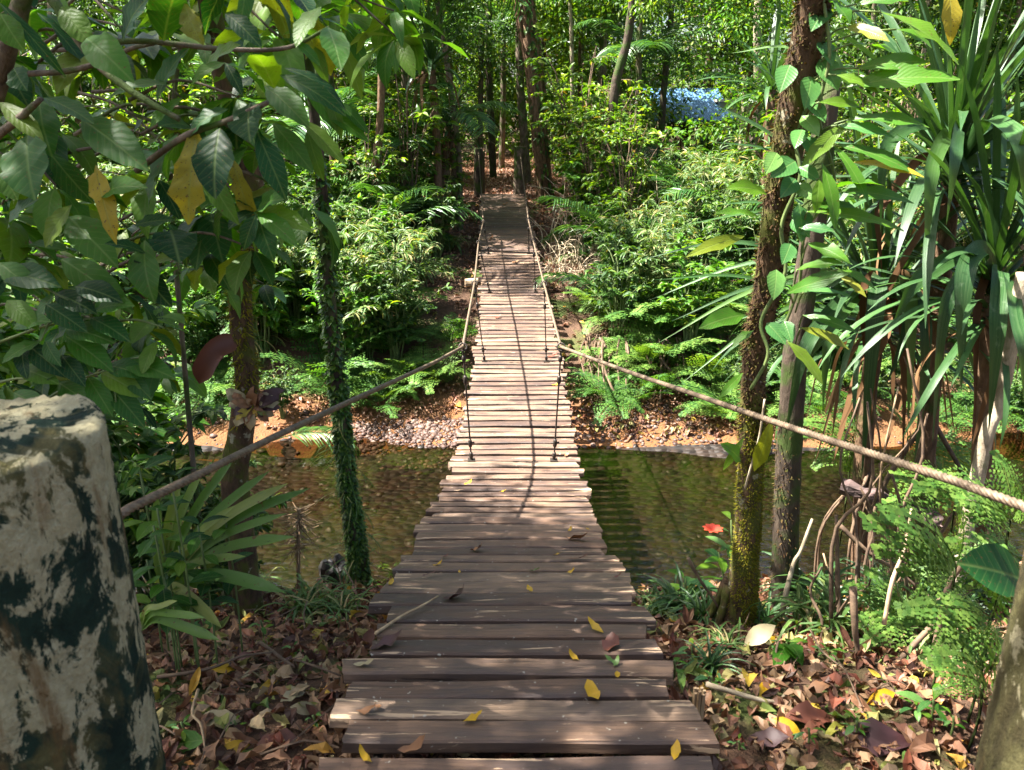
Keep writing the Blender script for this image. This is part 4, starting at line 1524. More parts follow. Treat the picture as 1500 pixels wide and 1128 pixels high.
tube(g, curve([at_y(1120, 585, 2.60), at_y(1112, 640, 2.62), at_y(1098, 690, 2.62), at_y(1090, 720, 2.66)], 14), 0.004, 5)
tag(link('liana', g.mesh('liana', M['paletwig'], True)), 'thin pale liana stem running down the mossy leaning trunk', 'liana')

vine = thing('climbing_vine', 'climbing vine with long pointed and heart shaped bright leaves on the leaning trunk', 'vine', tuple(at_y(1110, 480, 2.62)))
vp = [(1215, -10), (1180, 60), (1190, 130), (1165, 200), (1172, 260), (1145, 330), (1150, 400), (1115, 470), (1125, 520), (1100, 570)]
g = G()
tube(g, curve([at_y(a, b, 2.50 + 0.02 * (k % 2)) for k, (a, b) in enumerate(vp)], 60) - np.array(vine.location), 0.006, 6)
tube(g, curve([at_y(1205, -10, 2.45), at_y(1215, 80, 2.44), at_y(1200, 170, 2.46), at_y(1222, 270, 2.5), at_y(1180, 340, 2.5), at_y(1170, 420, 2.55), at_y(1140, 500, 2.58)], 50) - np.array(vine.location), 0.005, 6)
link('stem', g.mesh('stem', M['greenstem'], True), vine)
LANCE = [
    (1290, 18, 1417, 74, .30, 'lance'), (1248, 64, 1346, 80, .28, 'lance'), (1313, 43, 1370, 62, .42, 'lance'), (1240, 128, 1405, 98, .30, 'lance'), (1258, 100, 1362, 82, .30, 'lance'),
    (1240, 176, 1360, 170, .24, 'lance'), (1227, 184, 1310, 192, .24, 'heart'), (1226, 212, 1352, 244, .20, 'lance'), (1250, 238, 1352, 246, .18, 'yellow'), (1213, 279, 1292, 257, .32, 'lance'),
    (1227, 280, 1342, 286, .22, 'lance'), (1183, 310, 1330, 322, .18, 'lance'), (1172, 334, 1220, 334, .4, 'heart'), (1183, 356, 1245, 378, .32, 'lance'), (1152, 430, 1235, 396, .26, 'lance'),
    (1228, 394, 1288, 418, .26, 'lance'), (1228, 402, 1270, 430, .26, 'lance'), (1177, 428, 1250, 426, .26, 'heart'), (1177, 462, 1256, 480, .22, 'lance'), (1173, 480, 1250, 506, .22, 'lance'),
    (1153, 500, 1210, 556, .26, 'lance'), (1092, 461, 1030, 472, .36, 'lance'), (1088, 546, 1056, 580, .22, 'lance'), (1104, 484, 1072, 504, .36, 'lance'), (1123, 284, 1076, 266, .28, 'lance'),
    (1112, 318, 1052, 303, .26, 'lance'), (1090, 346, 1016, 366, .2, 'lance'), (1213, 0, 1250, 26, .5, 'lance'), (1255, 6, 1330, -8, .3, 'lance'), (1222, 214, 1280, 290, .18, 'lance'),
    (1205, 240, 1230, 330, .24, 'lance'), (1200, 262, 1196, 310, .4, 'lance'), (1390, -20, 1396, 62, .34, 'yellow'), (1090, 640, 1058, 690, .2, 'lance'), (1105, 690, 1130, 625, .25, 'lance'), (1085, 675, 1065, 650, .4, 'lance'),
    (1190, 300, 1270, 306, .26, 'lance'), (1200, 150, 1262, 150, .3, 'lance'), (1225, 110, 1290, 128, .3, 'lance'), (1240, 40, 1300, 50, .3, 'lance'), (1168, 395, 1232, 378, .3, 'lance'), (1240, 180, 1175, 240, .3, 'lance')]
g = G()
for (x0, y0, x1, y1, wr, mt_) in LANCE:
    Yb = 2.42 if x0 > 1150 else 2.55
    Yt = Yb - R.uniform(0.0, 0.14)
    b, t = at_y(x0, y0, Yb), at_y(x1, y1, Yt)
    leaf_obj(vine, b, t, mt_, wr, (R.normal(0, 0.15), -0.75 + R.normal(0, 0.25), 0.8), 0.5, wavy=0.25, ragged=0.15)
    if x0 > 1150 and y0 > 0:
        s = at_y(1165 + (1200 - 1165) * max(0, (400 - y0)) / 400 + R.uniform(-4, 10), y0 + R.uniform(10, 34), 2.48)
        tube(g, curve([s - np.array(vine.location), (s + b) / 2 + (0, 0, 0.012) - np.array(vine.location), b - np.array(vine.location)], 6), 0.0028, 5)
link('petioles', g.mesh('petioles', M['greenstem'], True), vine)
HEART = [(1188, 112, 1182, 156), (1200, 87, 1230, 128), (1175, 190, 1165, 213), (1165, 236, 1132, 256), (1165, 262, 1146, 286), (1138, 224, 1124, 251), (1157, 95, 1143, 131), (1170, 300, 1178, 352), (1158, 357, 1148, 384), (1123, 473, 1152, 502), (1137, 395, 1135, 437), (1180, 200, 1198, 232),
         (1170, 245, 1200, 262), (1166, 270, 1190, 290), (1200, 60, 1222, 92), (1186, 150, 1210, 175), (1160, 322, 1186, 345), (1210, 10, 1190, 40), (1148, 470, 1160, 500), (1175, 170, 1200, 196)]
for (x0, y0, x1, y1) in HEART:
    leaf_obj(vine, at_y(x0, y0, 2.48), at_y(x1, y1, 2.42), 'heart', 0.62, (R.normal(0, 0.2), -0.9, 0.6), 0.4, peak=0.35)

# -- dark straight trunk behind it
dt, dc, dr = trunk_obj('dark_trunk_tree', 'trunk', [(1215, 120), (1195, 300), (1178, 430), (1165, 520), (1158, 620), (1153, 720), (1150, 820), (1150, 918)], 3.05,
                       [0.08, 0.085, 0.09, 0.095, 0.10, 0.105, 0.11, 0.13], 'barkdark', 'straight dark trunk standing just right of the mossy leaning tree', seed=9)
cover(dt, dc, dr, 1800, 'mossdark', 0.016, MOSS, 'moss', (0.0, 0.5), (-1, -0.3, 0), 13)
cr_m = tree_mesh(333, 3.4, 1.9, 1.0, 12, 40, 0.13, 'forest', 'barkdark', 0.03)[0]
cr_ = link('crown', cr_m, dt, (0.15, 0.35, 1.4), None, 1.0)
cr_['kind'] = 'stuff'


# -- strap-leaved plants on the right
def stilt(o, top, base, n, spread, mat='twig', w=0.012):
    g = G()
    for k in range(n):
        a = R.uniform(0, 2 * PI)
        p = np.asarray(top) + (0, 0, -0.05)
        b = np.array([base[0] + spread * math.cos(a), base[1] + spread * 0.6 * math.sin(a), 0])
        b[2] = float(ground_z(b[0], b[1])) - 0.05
        q = curve([p, (p * 0.55 + b * 0.45) + np.array([0.5 * spread * math.cos(a), 0.3 * spread * math.sin(a), 0.0]) + R.normal(0, 0.02, 3), b], 10)
        tube(g, q - np.array(o.location), np.linspace(w * R.uniform(0.5, 1.2), w * 0.5, 10), 6, rough=0.1, seed=k)
    return link('stilt_roots', g.mesh('stilt_roots', M[mat], True), o)


def pand(px, py, Y, bx, by, label, n, L, W=0.05, dry=14, az=None, rr=0.045):
    c = at_y(px, py, Y)
    b = at_y(bx, by, Y + 0.05)
    b[2] = float(ground_z(b[0], b[1]))
    o = thing('screw_pine', label, 'screw pine', tuple(b))
    g = G()
    tube(g, curve([(0, 0, -0.1), (c - b) * 0.5 + R.normal(0, 0.03, 3), c - b + (0, 0, 0.05)], 12), np.linspace(rr, rr * 0.8, 12), 10, rough=0.1, seed=int(px))
    link('trunk', g.mesh('trunk', M['barkbrown'], True), o)
    pandanus(o, c, n, L, W, dry=dry, az=az)
    stilt(o, (c + b) / 2, b, 6, 0.24)
    return o, c


pA, cA = pand(1392, 250, 3.3, 1335, 905, 'screw pine with stiff blue green straps fanning up to the top right corner', 70, 0.95, 0.036, 8)
pB, cB = pand(1450, 430, 3.0, 1440, 930, 'screw pine with broad straps hanging over the cable at the right edge', 84, 0.80, 0.032, 5)
pC, cC = pand(1285, 455, 3.5, 1262, 880, 'brown skirted screw pine with dead straps between dark trunk and hanging straps', 70, 0.85, 0.032, 16)
HANG = [  # head, bend px, tip px, Y, width px-ish metres, material
    (cC, (1285, 428), (1262, 700), 3.1, .066, 'strap'), (cC, (1328, 420), (1330, 622), 3.05, .058, 'strap'), (cB, (1362, 398), (1306, 480), 2.85, .062, 'strap'),
    (cB, (1392, 428), (1366, 646), 2.8, .060, 'strap'), (cB, (1418, 384), (1408, 572), 2.7, .064, 'strap'), (cB, (1462, 445), (1448, 632), 2.7, .058, 'strap'),
    (cC, (1200, 476), (1150, 640), 3.0, .055, 'strap'), (cA, (1400, 208), (1386, 330), 2.75, .052, 'strap'), (cA, (1368, 232), (1355, 400), 2.8, .058, 'strap'), (cC, (1330, 455), (1300, 560), 3.1, .05, 'strap'),
    (cA, (1480, 190), (1500, 300), 2.7, .06, 'strap'), (cC, (1300, 480), (1225, 640), 3.2, .035, 'strapdry'), (cC, (1262, 460), (1190, 690), 3.3, .028, 'strapdry'), (cB, (1432, 440), (1428, 640), 2.9, .035, 'strapdry'),
    (cC, (1265, 420), (1270, 560), 3.2, .032, 'strapdry'), (cC, (1345, 420), (1362, 510), 3.0, .04, 'strapdry'), (cA, (1300, 290), (1292, 400), 3.1, .035, 'strapdry'), (cC, (1320, 470), (1322, 700), 3.3, .03, 'strapdry'),
    (cC, (1240, 450), (1160, 560), 3.1, .05, 'strap'), (cC, (1225, 470), (1205, 600), 3.15, .05, 'strap'), (cB, (1488, 470), (1500, 590), 2.6, .055, 'strap'), (cA, (1310, 200), (1290, 340), 3.0, .05, 'strap'), (cC, (1350, 450), (1335, 730), 3.05, .05, 'strap')]
for (c, bp, tp, Y, w, mt_) in HANG:
    o = pA if c is cA else pB if c is cB else pC
    b = at_y(*bp, Y)
    t = at_y(*tp, Y - 0.04)
    mid = b * 0.72 + t * 0.28 + (b - c) * np.array([0.12, 0.12, 0]) + (0, 0, 0.0)
    ribbon(o, [c, (c + b) / 2 + (0, 0, 0.10), b, mid, t], w, mt_, (R.normal(0.0, 0.25), -1, 0.55), 22, 0.3, 0.62, 'leaf' if mt_ == 'strap' else 'dead_leaf')
# long thin straps that reach left across the mossy trunk
for (bp, tp) in [((1240, 380), (950, 440)), ((1230, 400), (960, 505)), ((1250, 330), (1045, 152)), ((1215, 300), (1040, 150)), ((1235, 345), (1000, 330)), ((1200, 290), (1047, 208)), ((1220, 420), (985, 470)), ((1180, 205), (1075, 80)), ((1230, 430), (1000, 560)), ((1260, 400), (1060, 560)), ((1180, 380), (940, 380)), ((1190, 350), (1050, 300)), ((1200, 450), (960, 410)), ((1240, 120), (1072, 78))]:
    b, t = at_y(*bp, 3.35), at_y(*tp, R.uniform(3.0, 3.5))
    ribbon(pC, [cC, b, (b + t) / 2 + (0, 0, 0.07), t], 0.028, 'strap', (0, -0.8, 1), 16, 0.4, 0.45)
# and the stiff ones to the top right corner
for tp in [(1500, 20), (1470, -20), (1440, -30), (1500, 90), (1520, 150), (1415, -30), (1540, 200), (1490, -10), (1380, -30), (1340, -20), (1530, 60), (1455, 10), (1310, 60), (1520, 240), (1500, 330)]:
    t = at_y(*tp, R.uniform(2.7, 3.4))
    ribbon(pA, [cA + R.normal(0, 0.02, 3), (cA * 0.5 + t * 0.5) + (0, 0, 0.02), t], 0.040, 'strap', (0.2, -1, 0.5), 14, 0.5, 0.4)

# -- leaning bare stem at the right edge and the dead wood below
st, _, _ = trunk_obj('bare_sapling', 'stem', [(1500, 400), (1478, 520), (1462, 600), (1440, 660)], 2.7, [0.05, 0.05, 0.045, 0.05], 'barkpale', 'bare tan leaning stem at the right edge in front of the stream', 'sapling')
g = G()
a, b = at_y(1232, 712, 3.15), at_y(1378, 766, 2.95)
c = curve([a, (a + b) / 2 + (0, 0, 0.012), b], 14)
tube(g, c, 0.030 + 0.006 * np.sin(np.arange(14) * 1.7), 10, rough=0.22, seed=5)
for k in range(5):
    p = c[8 + k]
    tube(g, [p, p + R.normal(0, 0.05, 3) + (0, 0, 0.03)], [0.006, 0.003], 4)
tag(link('rotten_log', g.mesh('rotten_log', M['rotlog'])), 'dark rotten log slanting below the hanging straps on the right', 'log')


def stick(p0, p1, r, mat, label, Y0, Y1, bend=0.03, seed=0):
    a, b = at_y(*p0, Y0), at_y(*p1, Y1)
    rs_ = np.random.default_rng(seed)
    g_ = G()
    L = np.linalg.norm(b - a)
    c_ = curve([a, a * 0.6 + b * 0.4 + rs_.normal(0, bend * L, 3), a * 0.3 + b * 0.7 + rs_.normal(0, bend * L, 3), b], 12)
    tube(g_, c_, np.linspace(r, r * 0.5, 12), 6, rough=0.12, seed=seed)
    tag(link('fallen_branch', g_.mesh('fallen_branch', M[mat], True)), label, 'branch')


stick((1125, 952), (1255, 975), .010, 'twig', 'straight dark stick lying right of the mossy tree base', 2.45, 2.45, .02, 1)
stick((1035, 1002), (1260, 1050), .008, 'paletwig', 'long crooked pale branch lying on litter at the bottom right', 1.95, 2.0, .04, 2)
stick((1040, 945), (1140, 948), .006, 'leafred', 'thin straight reddish stick lying on the ground left of the pale leaf', 2.4, 2.42, .02, 3)
stick((1095, 1035), (1140, 940), .007, 'twig', 'short grey stick leaning across the pale branch', 2.1, 2.3, .03, 4)
stick((1250, 860), (1258, 990), .013, 'twig', 'upright dark dead stick in the centre of the right bank', 2.3, 2.25, .03, 5)
stick((1345, 1015), (1415, 820), .014, 'twig', 'thick dark forked dead branch standing before the bright ferns', 2.2, 2.25, .05, 6)
stick((1310, 975), (1465, 815), .012, 'twig', 'dark slanting branch behind the right bank ferns', 2.3, 2.35, .03, 7)
stick((1295, 915), (1335, 745), .0075, 'driftwood', 'thin orange tan upright stalk between dead roots and ferns', 2.2, 2.3, .02, 8)
stick((1008, 818), (1053, 892), .008, 'twig', 'thin dark bare twig leaning over the water left of the mossy tree', 2.75, 2.75, .01, 9)
stick((1225, 765), (1355, 870), .010, 'twig', 'long grey brown branch slanting down behind the stilt roots', 2.9, 2.8, .02, 10)
stick((1145, 900), (1190, 760), .011, 'paletwig', 'pale curved dead root leaning on the dark trunk', 2.75, 2.85, .05, 11)
stick((1232, 950), (1225, 755), .012, 'twig', 'grey upright dead stem left of the orange tan stalk', 2.6, 2.7, .03, 12)
stick((230, 992), (400, 955), .006, 'twig', 'thin brown stick lying over dead leaves beside the big left post', 2.1, 2.25, .02, 13)
stick((380, 940), (500, 990), .006, 'twig', 'curved brown twig lying on the litter left of the planks', 2.3, 2.15, .06, 14)
stick((290, 1010), (300, 1095), .005, 'dry', 'thin tan twig curling down near the pale fallen leaf', 1.95, 1.75, .06, 15)
stick((550, 928), (642, 873), .006, 'dry', 'long straight brown twig resting across two left plank ends', 2.15, 2.45, .01, 16)

# thicket of thin dead stems around the screw pine roots
for i in range(18):
    x = R.uniform(1195, 1350)
    y1 = R.uniform(880, 1000)
    Yb = R.uniform(2.45, 3.2)
    stick((x, y1), (x + R.normal(0, 50), y1 - R.uniform(120, 380)), R.uniform(0.004, 0.010), ('twig', 'twig', 'twig', 'dry')[i % 4], '', Yb, Yb + R.normal(0, 0.15), .05, 40 + i)

# -- thin trunk wrapped in creeper left of the bridge
ct, cc, crr = trunk_obj('creeper_trunk_tree', 'trunk', [(440, -40), (455, 120), (470, 260), (480, 400), (490, 520), (500, 610), (508, 700), (520, 780), (526, 855)], 3.75,
                        [0.045, 0.045, 0.05, 0.055, 0.06, 0.07, 0.08, 0.09, 0.10], 'barkdark', 'thin tree with its trunk wrapped in small green creeper leaves left of the footbridge', seed=12)
cover(ct, cc, crr, 8000, 'creeper', 0.026, leaf_tpl(2, 0.62, 0.4, 0.1), 'creeper', (0.02, 0.50), None, 21, hang=0.6, out=0.9)
cover(ct, cc, crr, 1300, 'creeper', 0.036, leaf_tpl(2, 0.62, 0.4, 0.1), 'creeper', (0.48, 0.8), None, 22, hang=0.5, out=1.2)
cover(ct, cc, crr, 160, 'grass', 0.14, leaf_tpl(4, 0.04, 1.2, 0.2), 'grass_shoots', (0.05, 0.45), None, 23, hang=0.2, out=1.3)
# -- trunk with hanging brown leaf and dead clump
lt, lc, lr = trunk_obj('crooked_tree', 'trunk', [(300, -30), (330, 120), (368, 260), (365, 340), (352, 420), (355, 500), (362, 560), (352, 640), (345, 720)], 2.95,
                       [0.07, 0.075, 0.08, 0.08, 0.085, 0.085, 0.09, 0.10, 0.11], 'barkmoss', 'crooked mossy trunk under the big leaved bushes holding a withered leaf clump', seed=14)
cover(lt, lc, lr, 3000, 'moss', 0.02, MOSS, 'moss', (0.25, 0.75), (0.3, -0.6, 0), 15)
dl = thing('hanging_dead_leaf', 'large rolled brown dead leaf dangling from the crooked mossy trunk', 'dead leaf', tuple(at_y(338, 500, 2.8)))
ribbon(dl, [at_y(342, 500, 2.82), at_y(318, 512, 2.78), at_y(302, 535, 2.76), at_y(292, 562, 2.76)], 0.075, 'leafred', (0.3, -1, 0.4), 14, 0.7, 0.75, 'blade')
nest = thing('dead_leaf_clump', 'ragged clump of withered leaves caught on the crooked mossy trunk', 'leaf clump', tuple(at_y(372, 595, 2.8)))
for k in range(26):
    a = k * 2.4
    c0 = np.array(nest.location)
    d = np.array([math.cos(a), -abs(math.sin(a)) * 0.6, math.sin(a * 1.7) * 0.7])
    leaf_obj(nest, c0 + d * 0.01, c0 + d * R.uniform(0.07, 0.14), ('leafpurple', 'leaftan', 'leafbrown', 'litter')[k % 4], 0.45, (0, -1, 0.5), 1.4, name='withered_leaf', wavy=0.6, ragged=0.3)
stalk = thing('frayed_stalk', 'upright broken stalk with frayed tan fibres beside the water on the left', 'stalk', tuple(at_z(436, 870, -0.95)))
sb = np.array(stalk.location)
g = G()
s1 = at_y(438, 745, sb[1])
tube(g, curve([(0, 0, -0.1), (s1 - sb) * 0.5, s1 - sb], 8), 0.011, 6)
for k in range(90):
    p = (s1 - sb) * R.uniform(0.5, 1.0)
    d = unit([R.normal(), R.normal(), -0.3 + R.normal(0, 0.4)])
    tube(g, [p, p + d * R.uniform(0.05, 0.14)], [0.004, 0.002], 4)
link('fibres', g.mesh('fibres', M['dry']), stalk)
g = G()
ch = at_z(490, 850, -1.1)
for k in range(7):
    a = k * 0.9
    tube(g, curve([(0, 0, -0.1), (0.05 * math.cos(a), 0.05 * math.sin(a), 0.06), (0.07 * math.cos(a + 0.5), 0.06 * math.sin(a), 0.12 + 0.03 * math.sin(k * 2))], 5), [0.035, 0.04, 0.04, 0.03, 0.015], 7, rough=0.25, seed=k)
tag(link('charred_stump', g.mesh('charred_stump', simple('charred_wood', (0.004, 0.004, 0.004), (0.03, 0.026, 0.024), 30, 0.45)), None, tuple(ch)), 'small jet black charred stump by the water left of the planks', 'stump')

# ---------------------------------------------------------------- big-leaved bushes, upper left
def branch(g, o, px, Ys_, r0, r1):
    pts = [at_y(a, b, yy) for (a, b), yy in zip(px, Ys_)]
    c_ = curve(pts, 26)
    tube(g, c_ - np.array(o.location), np.linspace(r0, r1, 26), 7, rough=0.08, seed=int(abs(px[0][0])))
    return c_


BL1 = thing('broad_leaf_bush', 'nearest bush with huge dark glossy leaves and two yellowed ones at the upper left', 'bush', tuple(np.array([-1.9, 2.2, float(ground_z(-1.9, 2.2))])))
BL2 = thing('broad_leaf_bush', 'dense shaded bush filling the gaps behind the huge glossy leaves at the upper left', 'bush', tuple(np.array([-2.3, 3.1, float(ground_z(-2.3, 3.1))])))
BL3 = thing('broad_leaf_bush', 'bush with narrower pointed leaves along arching twigs above the big left post', 'bush', tuple(np.array([-1.7, 1.75, float(ground_z(-1.7, 1.75))])))
BL4 = thing('broad_leaf_bush', 'sunlit light green broad leaves at the top left of centre', 'bush', tuple(np.array([-1.5, 3.4, float(ground_z(-1.5, 3.4))])))
g = G()
branch(g, BL1, [(-260, 900), (-60, 300), (40, -20), (62, -60)], [2.2, 2.2, 2.0, 2.0], 0.035, 0.012)
branch(g, BL1, [(60, -30), (125, 72), (180, 125), (262, 175)], [2.0, 1.95, 1.9, 1.85], 0.013, 0.006)
branch(g, BL1, [(-20, 110), (90, 105), (150, 90), (190, 72), (230, 62)], [2.1] * 5, 0.008, 0.005)
branch(g, BL1, [(120, 70), (200, 60), (330, 72), (420, 70), (482, 40)], [2.0, 2.0, 2.05, 2.1, 2.1], 0.008, 0.004)
branch(g, BL1, [(200, 250), (270, 200), (330, 178), (392, 150)], [2.0, 1.9, 1.88, 1.85], 0.008, 0.006)
branch(g, BL1, [(-80, 260), (20, 180), (60, 145)], [2.0, 1.9, 1.85], 0.012, 0.006)
link('branches', g.mesh('branches', M['bark'], True), BL1)
FEAT = [
    (57, 145, 68, 222, .58, 'broadlight'), (40, 197, 42, 286, .72, 'broad'), (73, 224, 134, 298, .46, 'broad'), (120, 174, 208, 238, .38, 'broad'), (64, 143, 134, 172, .36, 'broad'),
    (262, 195, 206, 298, .44, 'broad'), (288, 190, 270, 328, .42, 'yellow'), (322, 188, 308, 282, .56, 'broad'), (340, 232, 370, 330, .30, 'yellow'), (366, 150, 362, 204, .85, 'broad'),
    (377, 194, 418, 288, .36, 'broad'), (400, 180, 455, 248, .34, 'broad'), (443, 176, 505, 236, .28, 'broad'), (388, 126, 450, 178, .40, 'broadlight'), (402, 130, 372, 66, .46, 'broadlight'), (388, 137, 342, 84, .42, 'broadlight'),
    (410, 110, 500, 152, .24, 'broad'), (417, 100, 510, 142, .22, 'broad'), (330, 92, 278, 112, .34, 'broad'), (330, 92, 354, 134, .34, 'broad'), (268, 143, 216, 182, .36, 'broadlight'), (250, 124, 148, 128, .24, 'broad'),
    (334, 160, 266, 190, .44, 'broad'), (140, 242, 162, 344, .26, 'yellow'), (127, 56, 178, 98, .42, 'broadlight'), (100, 318, 162, 378, .42, 'broad'), (197, 330, 252, 318, .42, 'broad'), (250, 337, 262, 378, .95, 'broad'),
    (377, 310, 446, 326, .30, 'broadlight'), (377, 310, 402, 284, .42, 'broadlight'), (377, 312, 432, 350, .32, 'broadlight'), (376, 310, 334, 326, .42, 'broad'), (376, 313, 354, 366, .45, 'broad'), (378, 313, 396, 376, .42, 'broad'), (377, 310, 350, 290, .4, 'broad'),
    (0, 5, 88, 100, .16, 'broad'), (20, 300, 45, 230, .4, 'broad'), (10, 340, 42, 285, .4, 'broad'), (20, 100, 36, 130, .8, 'broad'), (230, 150, 262, 66, .4, 'broad'), (240, 60, 255, -20, .5, 'broad'), (180, 60, 214, -20, .45, 'broad'), (270, 5, 290, 60, .5, 'yellow'),
    (300, 100, 345, 60, .4, 'broad'), (150, 290, 190, 260, .3, 'broad'), (215, 372, 160, 350, .4, 'broad'), (0, 150, 60, 200, .3, 'broad'), (90, 380, 180, 440, .3, 'broad'), (0, 230, 20, 290, .6, 'broad'), (192, 380, 250, 450, .42, 'broad'), (212, 352, 214, 436, .5, 'broad'),
    (480, 40, 500, 92, .4, 'broadlight'), (430, 60, 470, 90, .3, 'broadlight'), (470, 10, 430, 60, .4, 'broadlight'), (450, 190, 470, 260, .3, 'broad'), (296, 240, 340, 320, .3, 'broad'), (105, 300, 60, 360, .4, 'broad'), (0, 20, 30, 70, .6, 'broad'), (90, 10, 130, 60, .5, 'broad'), (330, 20, 380, 60, .4, 'broad')]
for (x0, y0, x1, y1, wr, m_) in FEAT:
    Yb = R.uniform(1.85, 2.0)
    leaf_obj(BL1, at_y(x0, y0, Yb), at_y(x1, y1, Yb - R.uniform(0.0, 0.12)), m_, wr, (R.normal(-0.1, 0.2), -0.8 + R.normal(0, 0.2), 0.8), R.choice([0.4, 0.6, 0.9]), wavy=0.35 if m_ == 'yellow' else 0.15, ragged=0.38 if m_ == 'yellow' else R.choice([0.0, 0.12]), nseg=10)


def rosette(o, tip, n, L, mats, rat=(0.34, 0.5), axis=(0, -0.2, 1), drop=0.4, seed=0):
    a0 = R.uniform(0, 6)
    for k in range(n):
        a = a0 + k * 2.4
        d = unit(np.array([math.cos(a), math.sin(a), R.uniform(-0.9, 0.35) - drop * 0.4]))
        l = L * R.uniform(0.7, 1.2)
        leaf_obj(o, tip + d * 0.015, tip + d * l, mats[int(R.integers(len(mats)))], R.choice([rat[0], (rat[0] + rat[1]) / 2, rat[1]]), UP + R.normal(0, 0.2, 3), R.choice([0.4, 0.7, 1.2]), wavy=R.choice([0.1, 0.3]), ragged=R.choice([0.0, 0.12]))


def twig_to(g, o, root, tip, r=0.006):
    m = (root + tip) / 2 + np.array([0, 0, 0.12 * np.linalg.norm(tip - root)])
    tube(g, curve([root, m, tip], 9) - np.array(o.location), np.linspace(r, r * 0.5, 9), 5)


g = G()
for i in range(33):        # behind the feature leaves
    px, py = R.uniform(-60, 460), R.uniform(-70, 380)
    Y = R.uniform(2.15, 2.6)
    tip = at_y(px, py, Y)
    twig_to(g, BL1, tip + np.array([-0.35, 0.15, R.uniform(-0.05, 0.25)]), tip)
    rosette(BL1, tip, int(R.integers(5, 9)), 0.185, ['broad', 'broad', 'broadlight', 'broadlight'])
link('twigs', g.mesh('twigs', M['bark'], True), BL1)['kind'] = 'stuff'
g = G()
root2 = np.array([-2.3, 3.1, 0.9])
tube(g, curve([(0, 0, -0.1), (0.05, 0.0, 0.8), (0.0, 0.05, 1.7), (0.3, 0.0, 2.5)], 16), np.linspace(0.028, 0.012, 16), 8)
for i in range(36):
    px, py = R.uniform(-60, 430), R.uniform(-70, 590)
    if px > 250 + (560 - py) * 0.45:
        px -= 200
    Y = R.uniform(2.65, 3.7)
    tip = at_y(px, py, Y)
    if tip[2] < ground_z(tip[0], tip[1]) + 0.1:
        continue
    twig_to(g, BL2, tip + np.array([-0.5, 0.2, R.uniform(-0.1, 0.3)]), tip, 0.008)
    rosette(BL2, tip, int(R.integers(6, 9)), 0.18, ['broad', 'broadlight', 'broad', 'broadlight'], (0.28, 0.42))
link('branches', g.mesh('branches', M['bark'], True), BL2)
BL5 = thing('broad_leaf_bush', 'small leaved dense bush closing the gap between the big leaves and the crooked mossy trunk', 'bush', tuple(np.array([-2.1, 3.6, float(ground_z(-2.1, 3.6))])))
g = G()
for i in range(40):
    py = R.uniform(150, 600)
    px = R.uniform(-60, 330 + (0 if py > 420 else 60))
    Y = R.uniform(3.1, 4.1)
    tip = at_y(px, py, Y)
    if tip[2] < ground_z(tip[0], tip[1]) + 0.1:
        continue
    twig_to(g, BL5, tip + np.array([-0.35, 0.2, R.uniform(-0.3, 0.1)]), tip, 0.005)
    rosette(BL5, tip, 7, 0.13, ['broadlight', 'broad', 'heart', 'broad'], (0.3, 0.46))
tw_ = link('twigs', g.mesh('twigs', M['bark'], True), BL5)
tw_['kind'] = 'stuff'
g = G()
TWG = [(0, 501, 133, 466), (90, 445, 60, 500), (133, 466, 140, 440), (60, 590, 163, 540), (148, 546, 230, 520), (163, 540, 170, 590), (0, 400, 100, 440), (0, 560, 60, 560), (170, 470, 240, 480)]
for (x0, y0, x1, y1) in TWG:
    tube(g, curve([at_y(x0, y0, 1.9), at_y((x0 + x1) / 2, (y0 + y1) / 2 - 6, 1.88), at_y(x1, y1, 1.85)], 8) - np.array(BL3.location), np.linspace(0.004, 0.002, 8), 5)
tube(g, curve([(0, 0, -0.05), (0.0, 0, 0.6), at_y(-60, 480, 1.9) - np.array(BL3.location), at_y(0, 501, 1.9) - np.array(BL3.location)], 14), np.linspace(0.02, 0.004, 14), 6)
link('branches', g.mesh('branches', M['greenstem'], True), BL3)
F3 = [(33, 503, 33, 552), (60, 500, 0, 525), (67, 500, 82, 532), (97, 483, 158, 491), (97, 493, 160, 535), (67, 446, 119, 478), (80, 430, 134, 450), (133, 466, 184, 490), (140, 456, 184, 438), (148, 546, 204, 574), (156, 536, 208, 544), (180, 529, 248, 544),
      (128, 552, 162, 604), (163, 569, 208, 620), (20, 480, 60, 462), (40, 505, 90, 545), (10, 440, 50, 475), (0, 400, 76, 408), (30, 540, 78, 555), (100, 540, 40, 560), (90, 520, 120, 560), (85, 560, 130, 590), (0, 385, 50, 425), (20, 575, 66, 600), (0, 620, 30, 590), (110, 420, 170, 432), (230, 500, 205, 545), (185, 545, 215, 580)]
for (x0, y0, x1, y1) in F3:
    leaf_obj(BL3, at_y(x0, y0, 1.88), at_y(x1, y1, 1.82), 'broad' if R.random() < 0.6 else 'broadlight', 0.42, (R.normal(0, 0.2), -0.7, 0.9), 0.6, wavy=0.15)
for i in range(16):
    tip = at_y(R.uniform(-30, 260), R.uniform(380, 620), R.uniform(2.0, 2.4))
    if tip[2] > ground_z(tip[0], tip[1]) + 0.1:
        rosette(BL3, tip, 6, 0.13, ['broad', 'broad', 'broadlight'], (0.3, 0.42))
g = G()
tube(g, curve([(0, 0, -0.1), (0.05, 0.0, 1.2), (0.1, 0.05, 2.2), (0.35, 0.0, 3.0)], 16), np.linspace(0.014, 0.008, 16), 8)
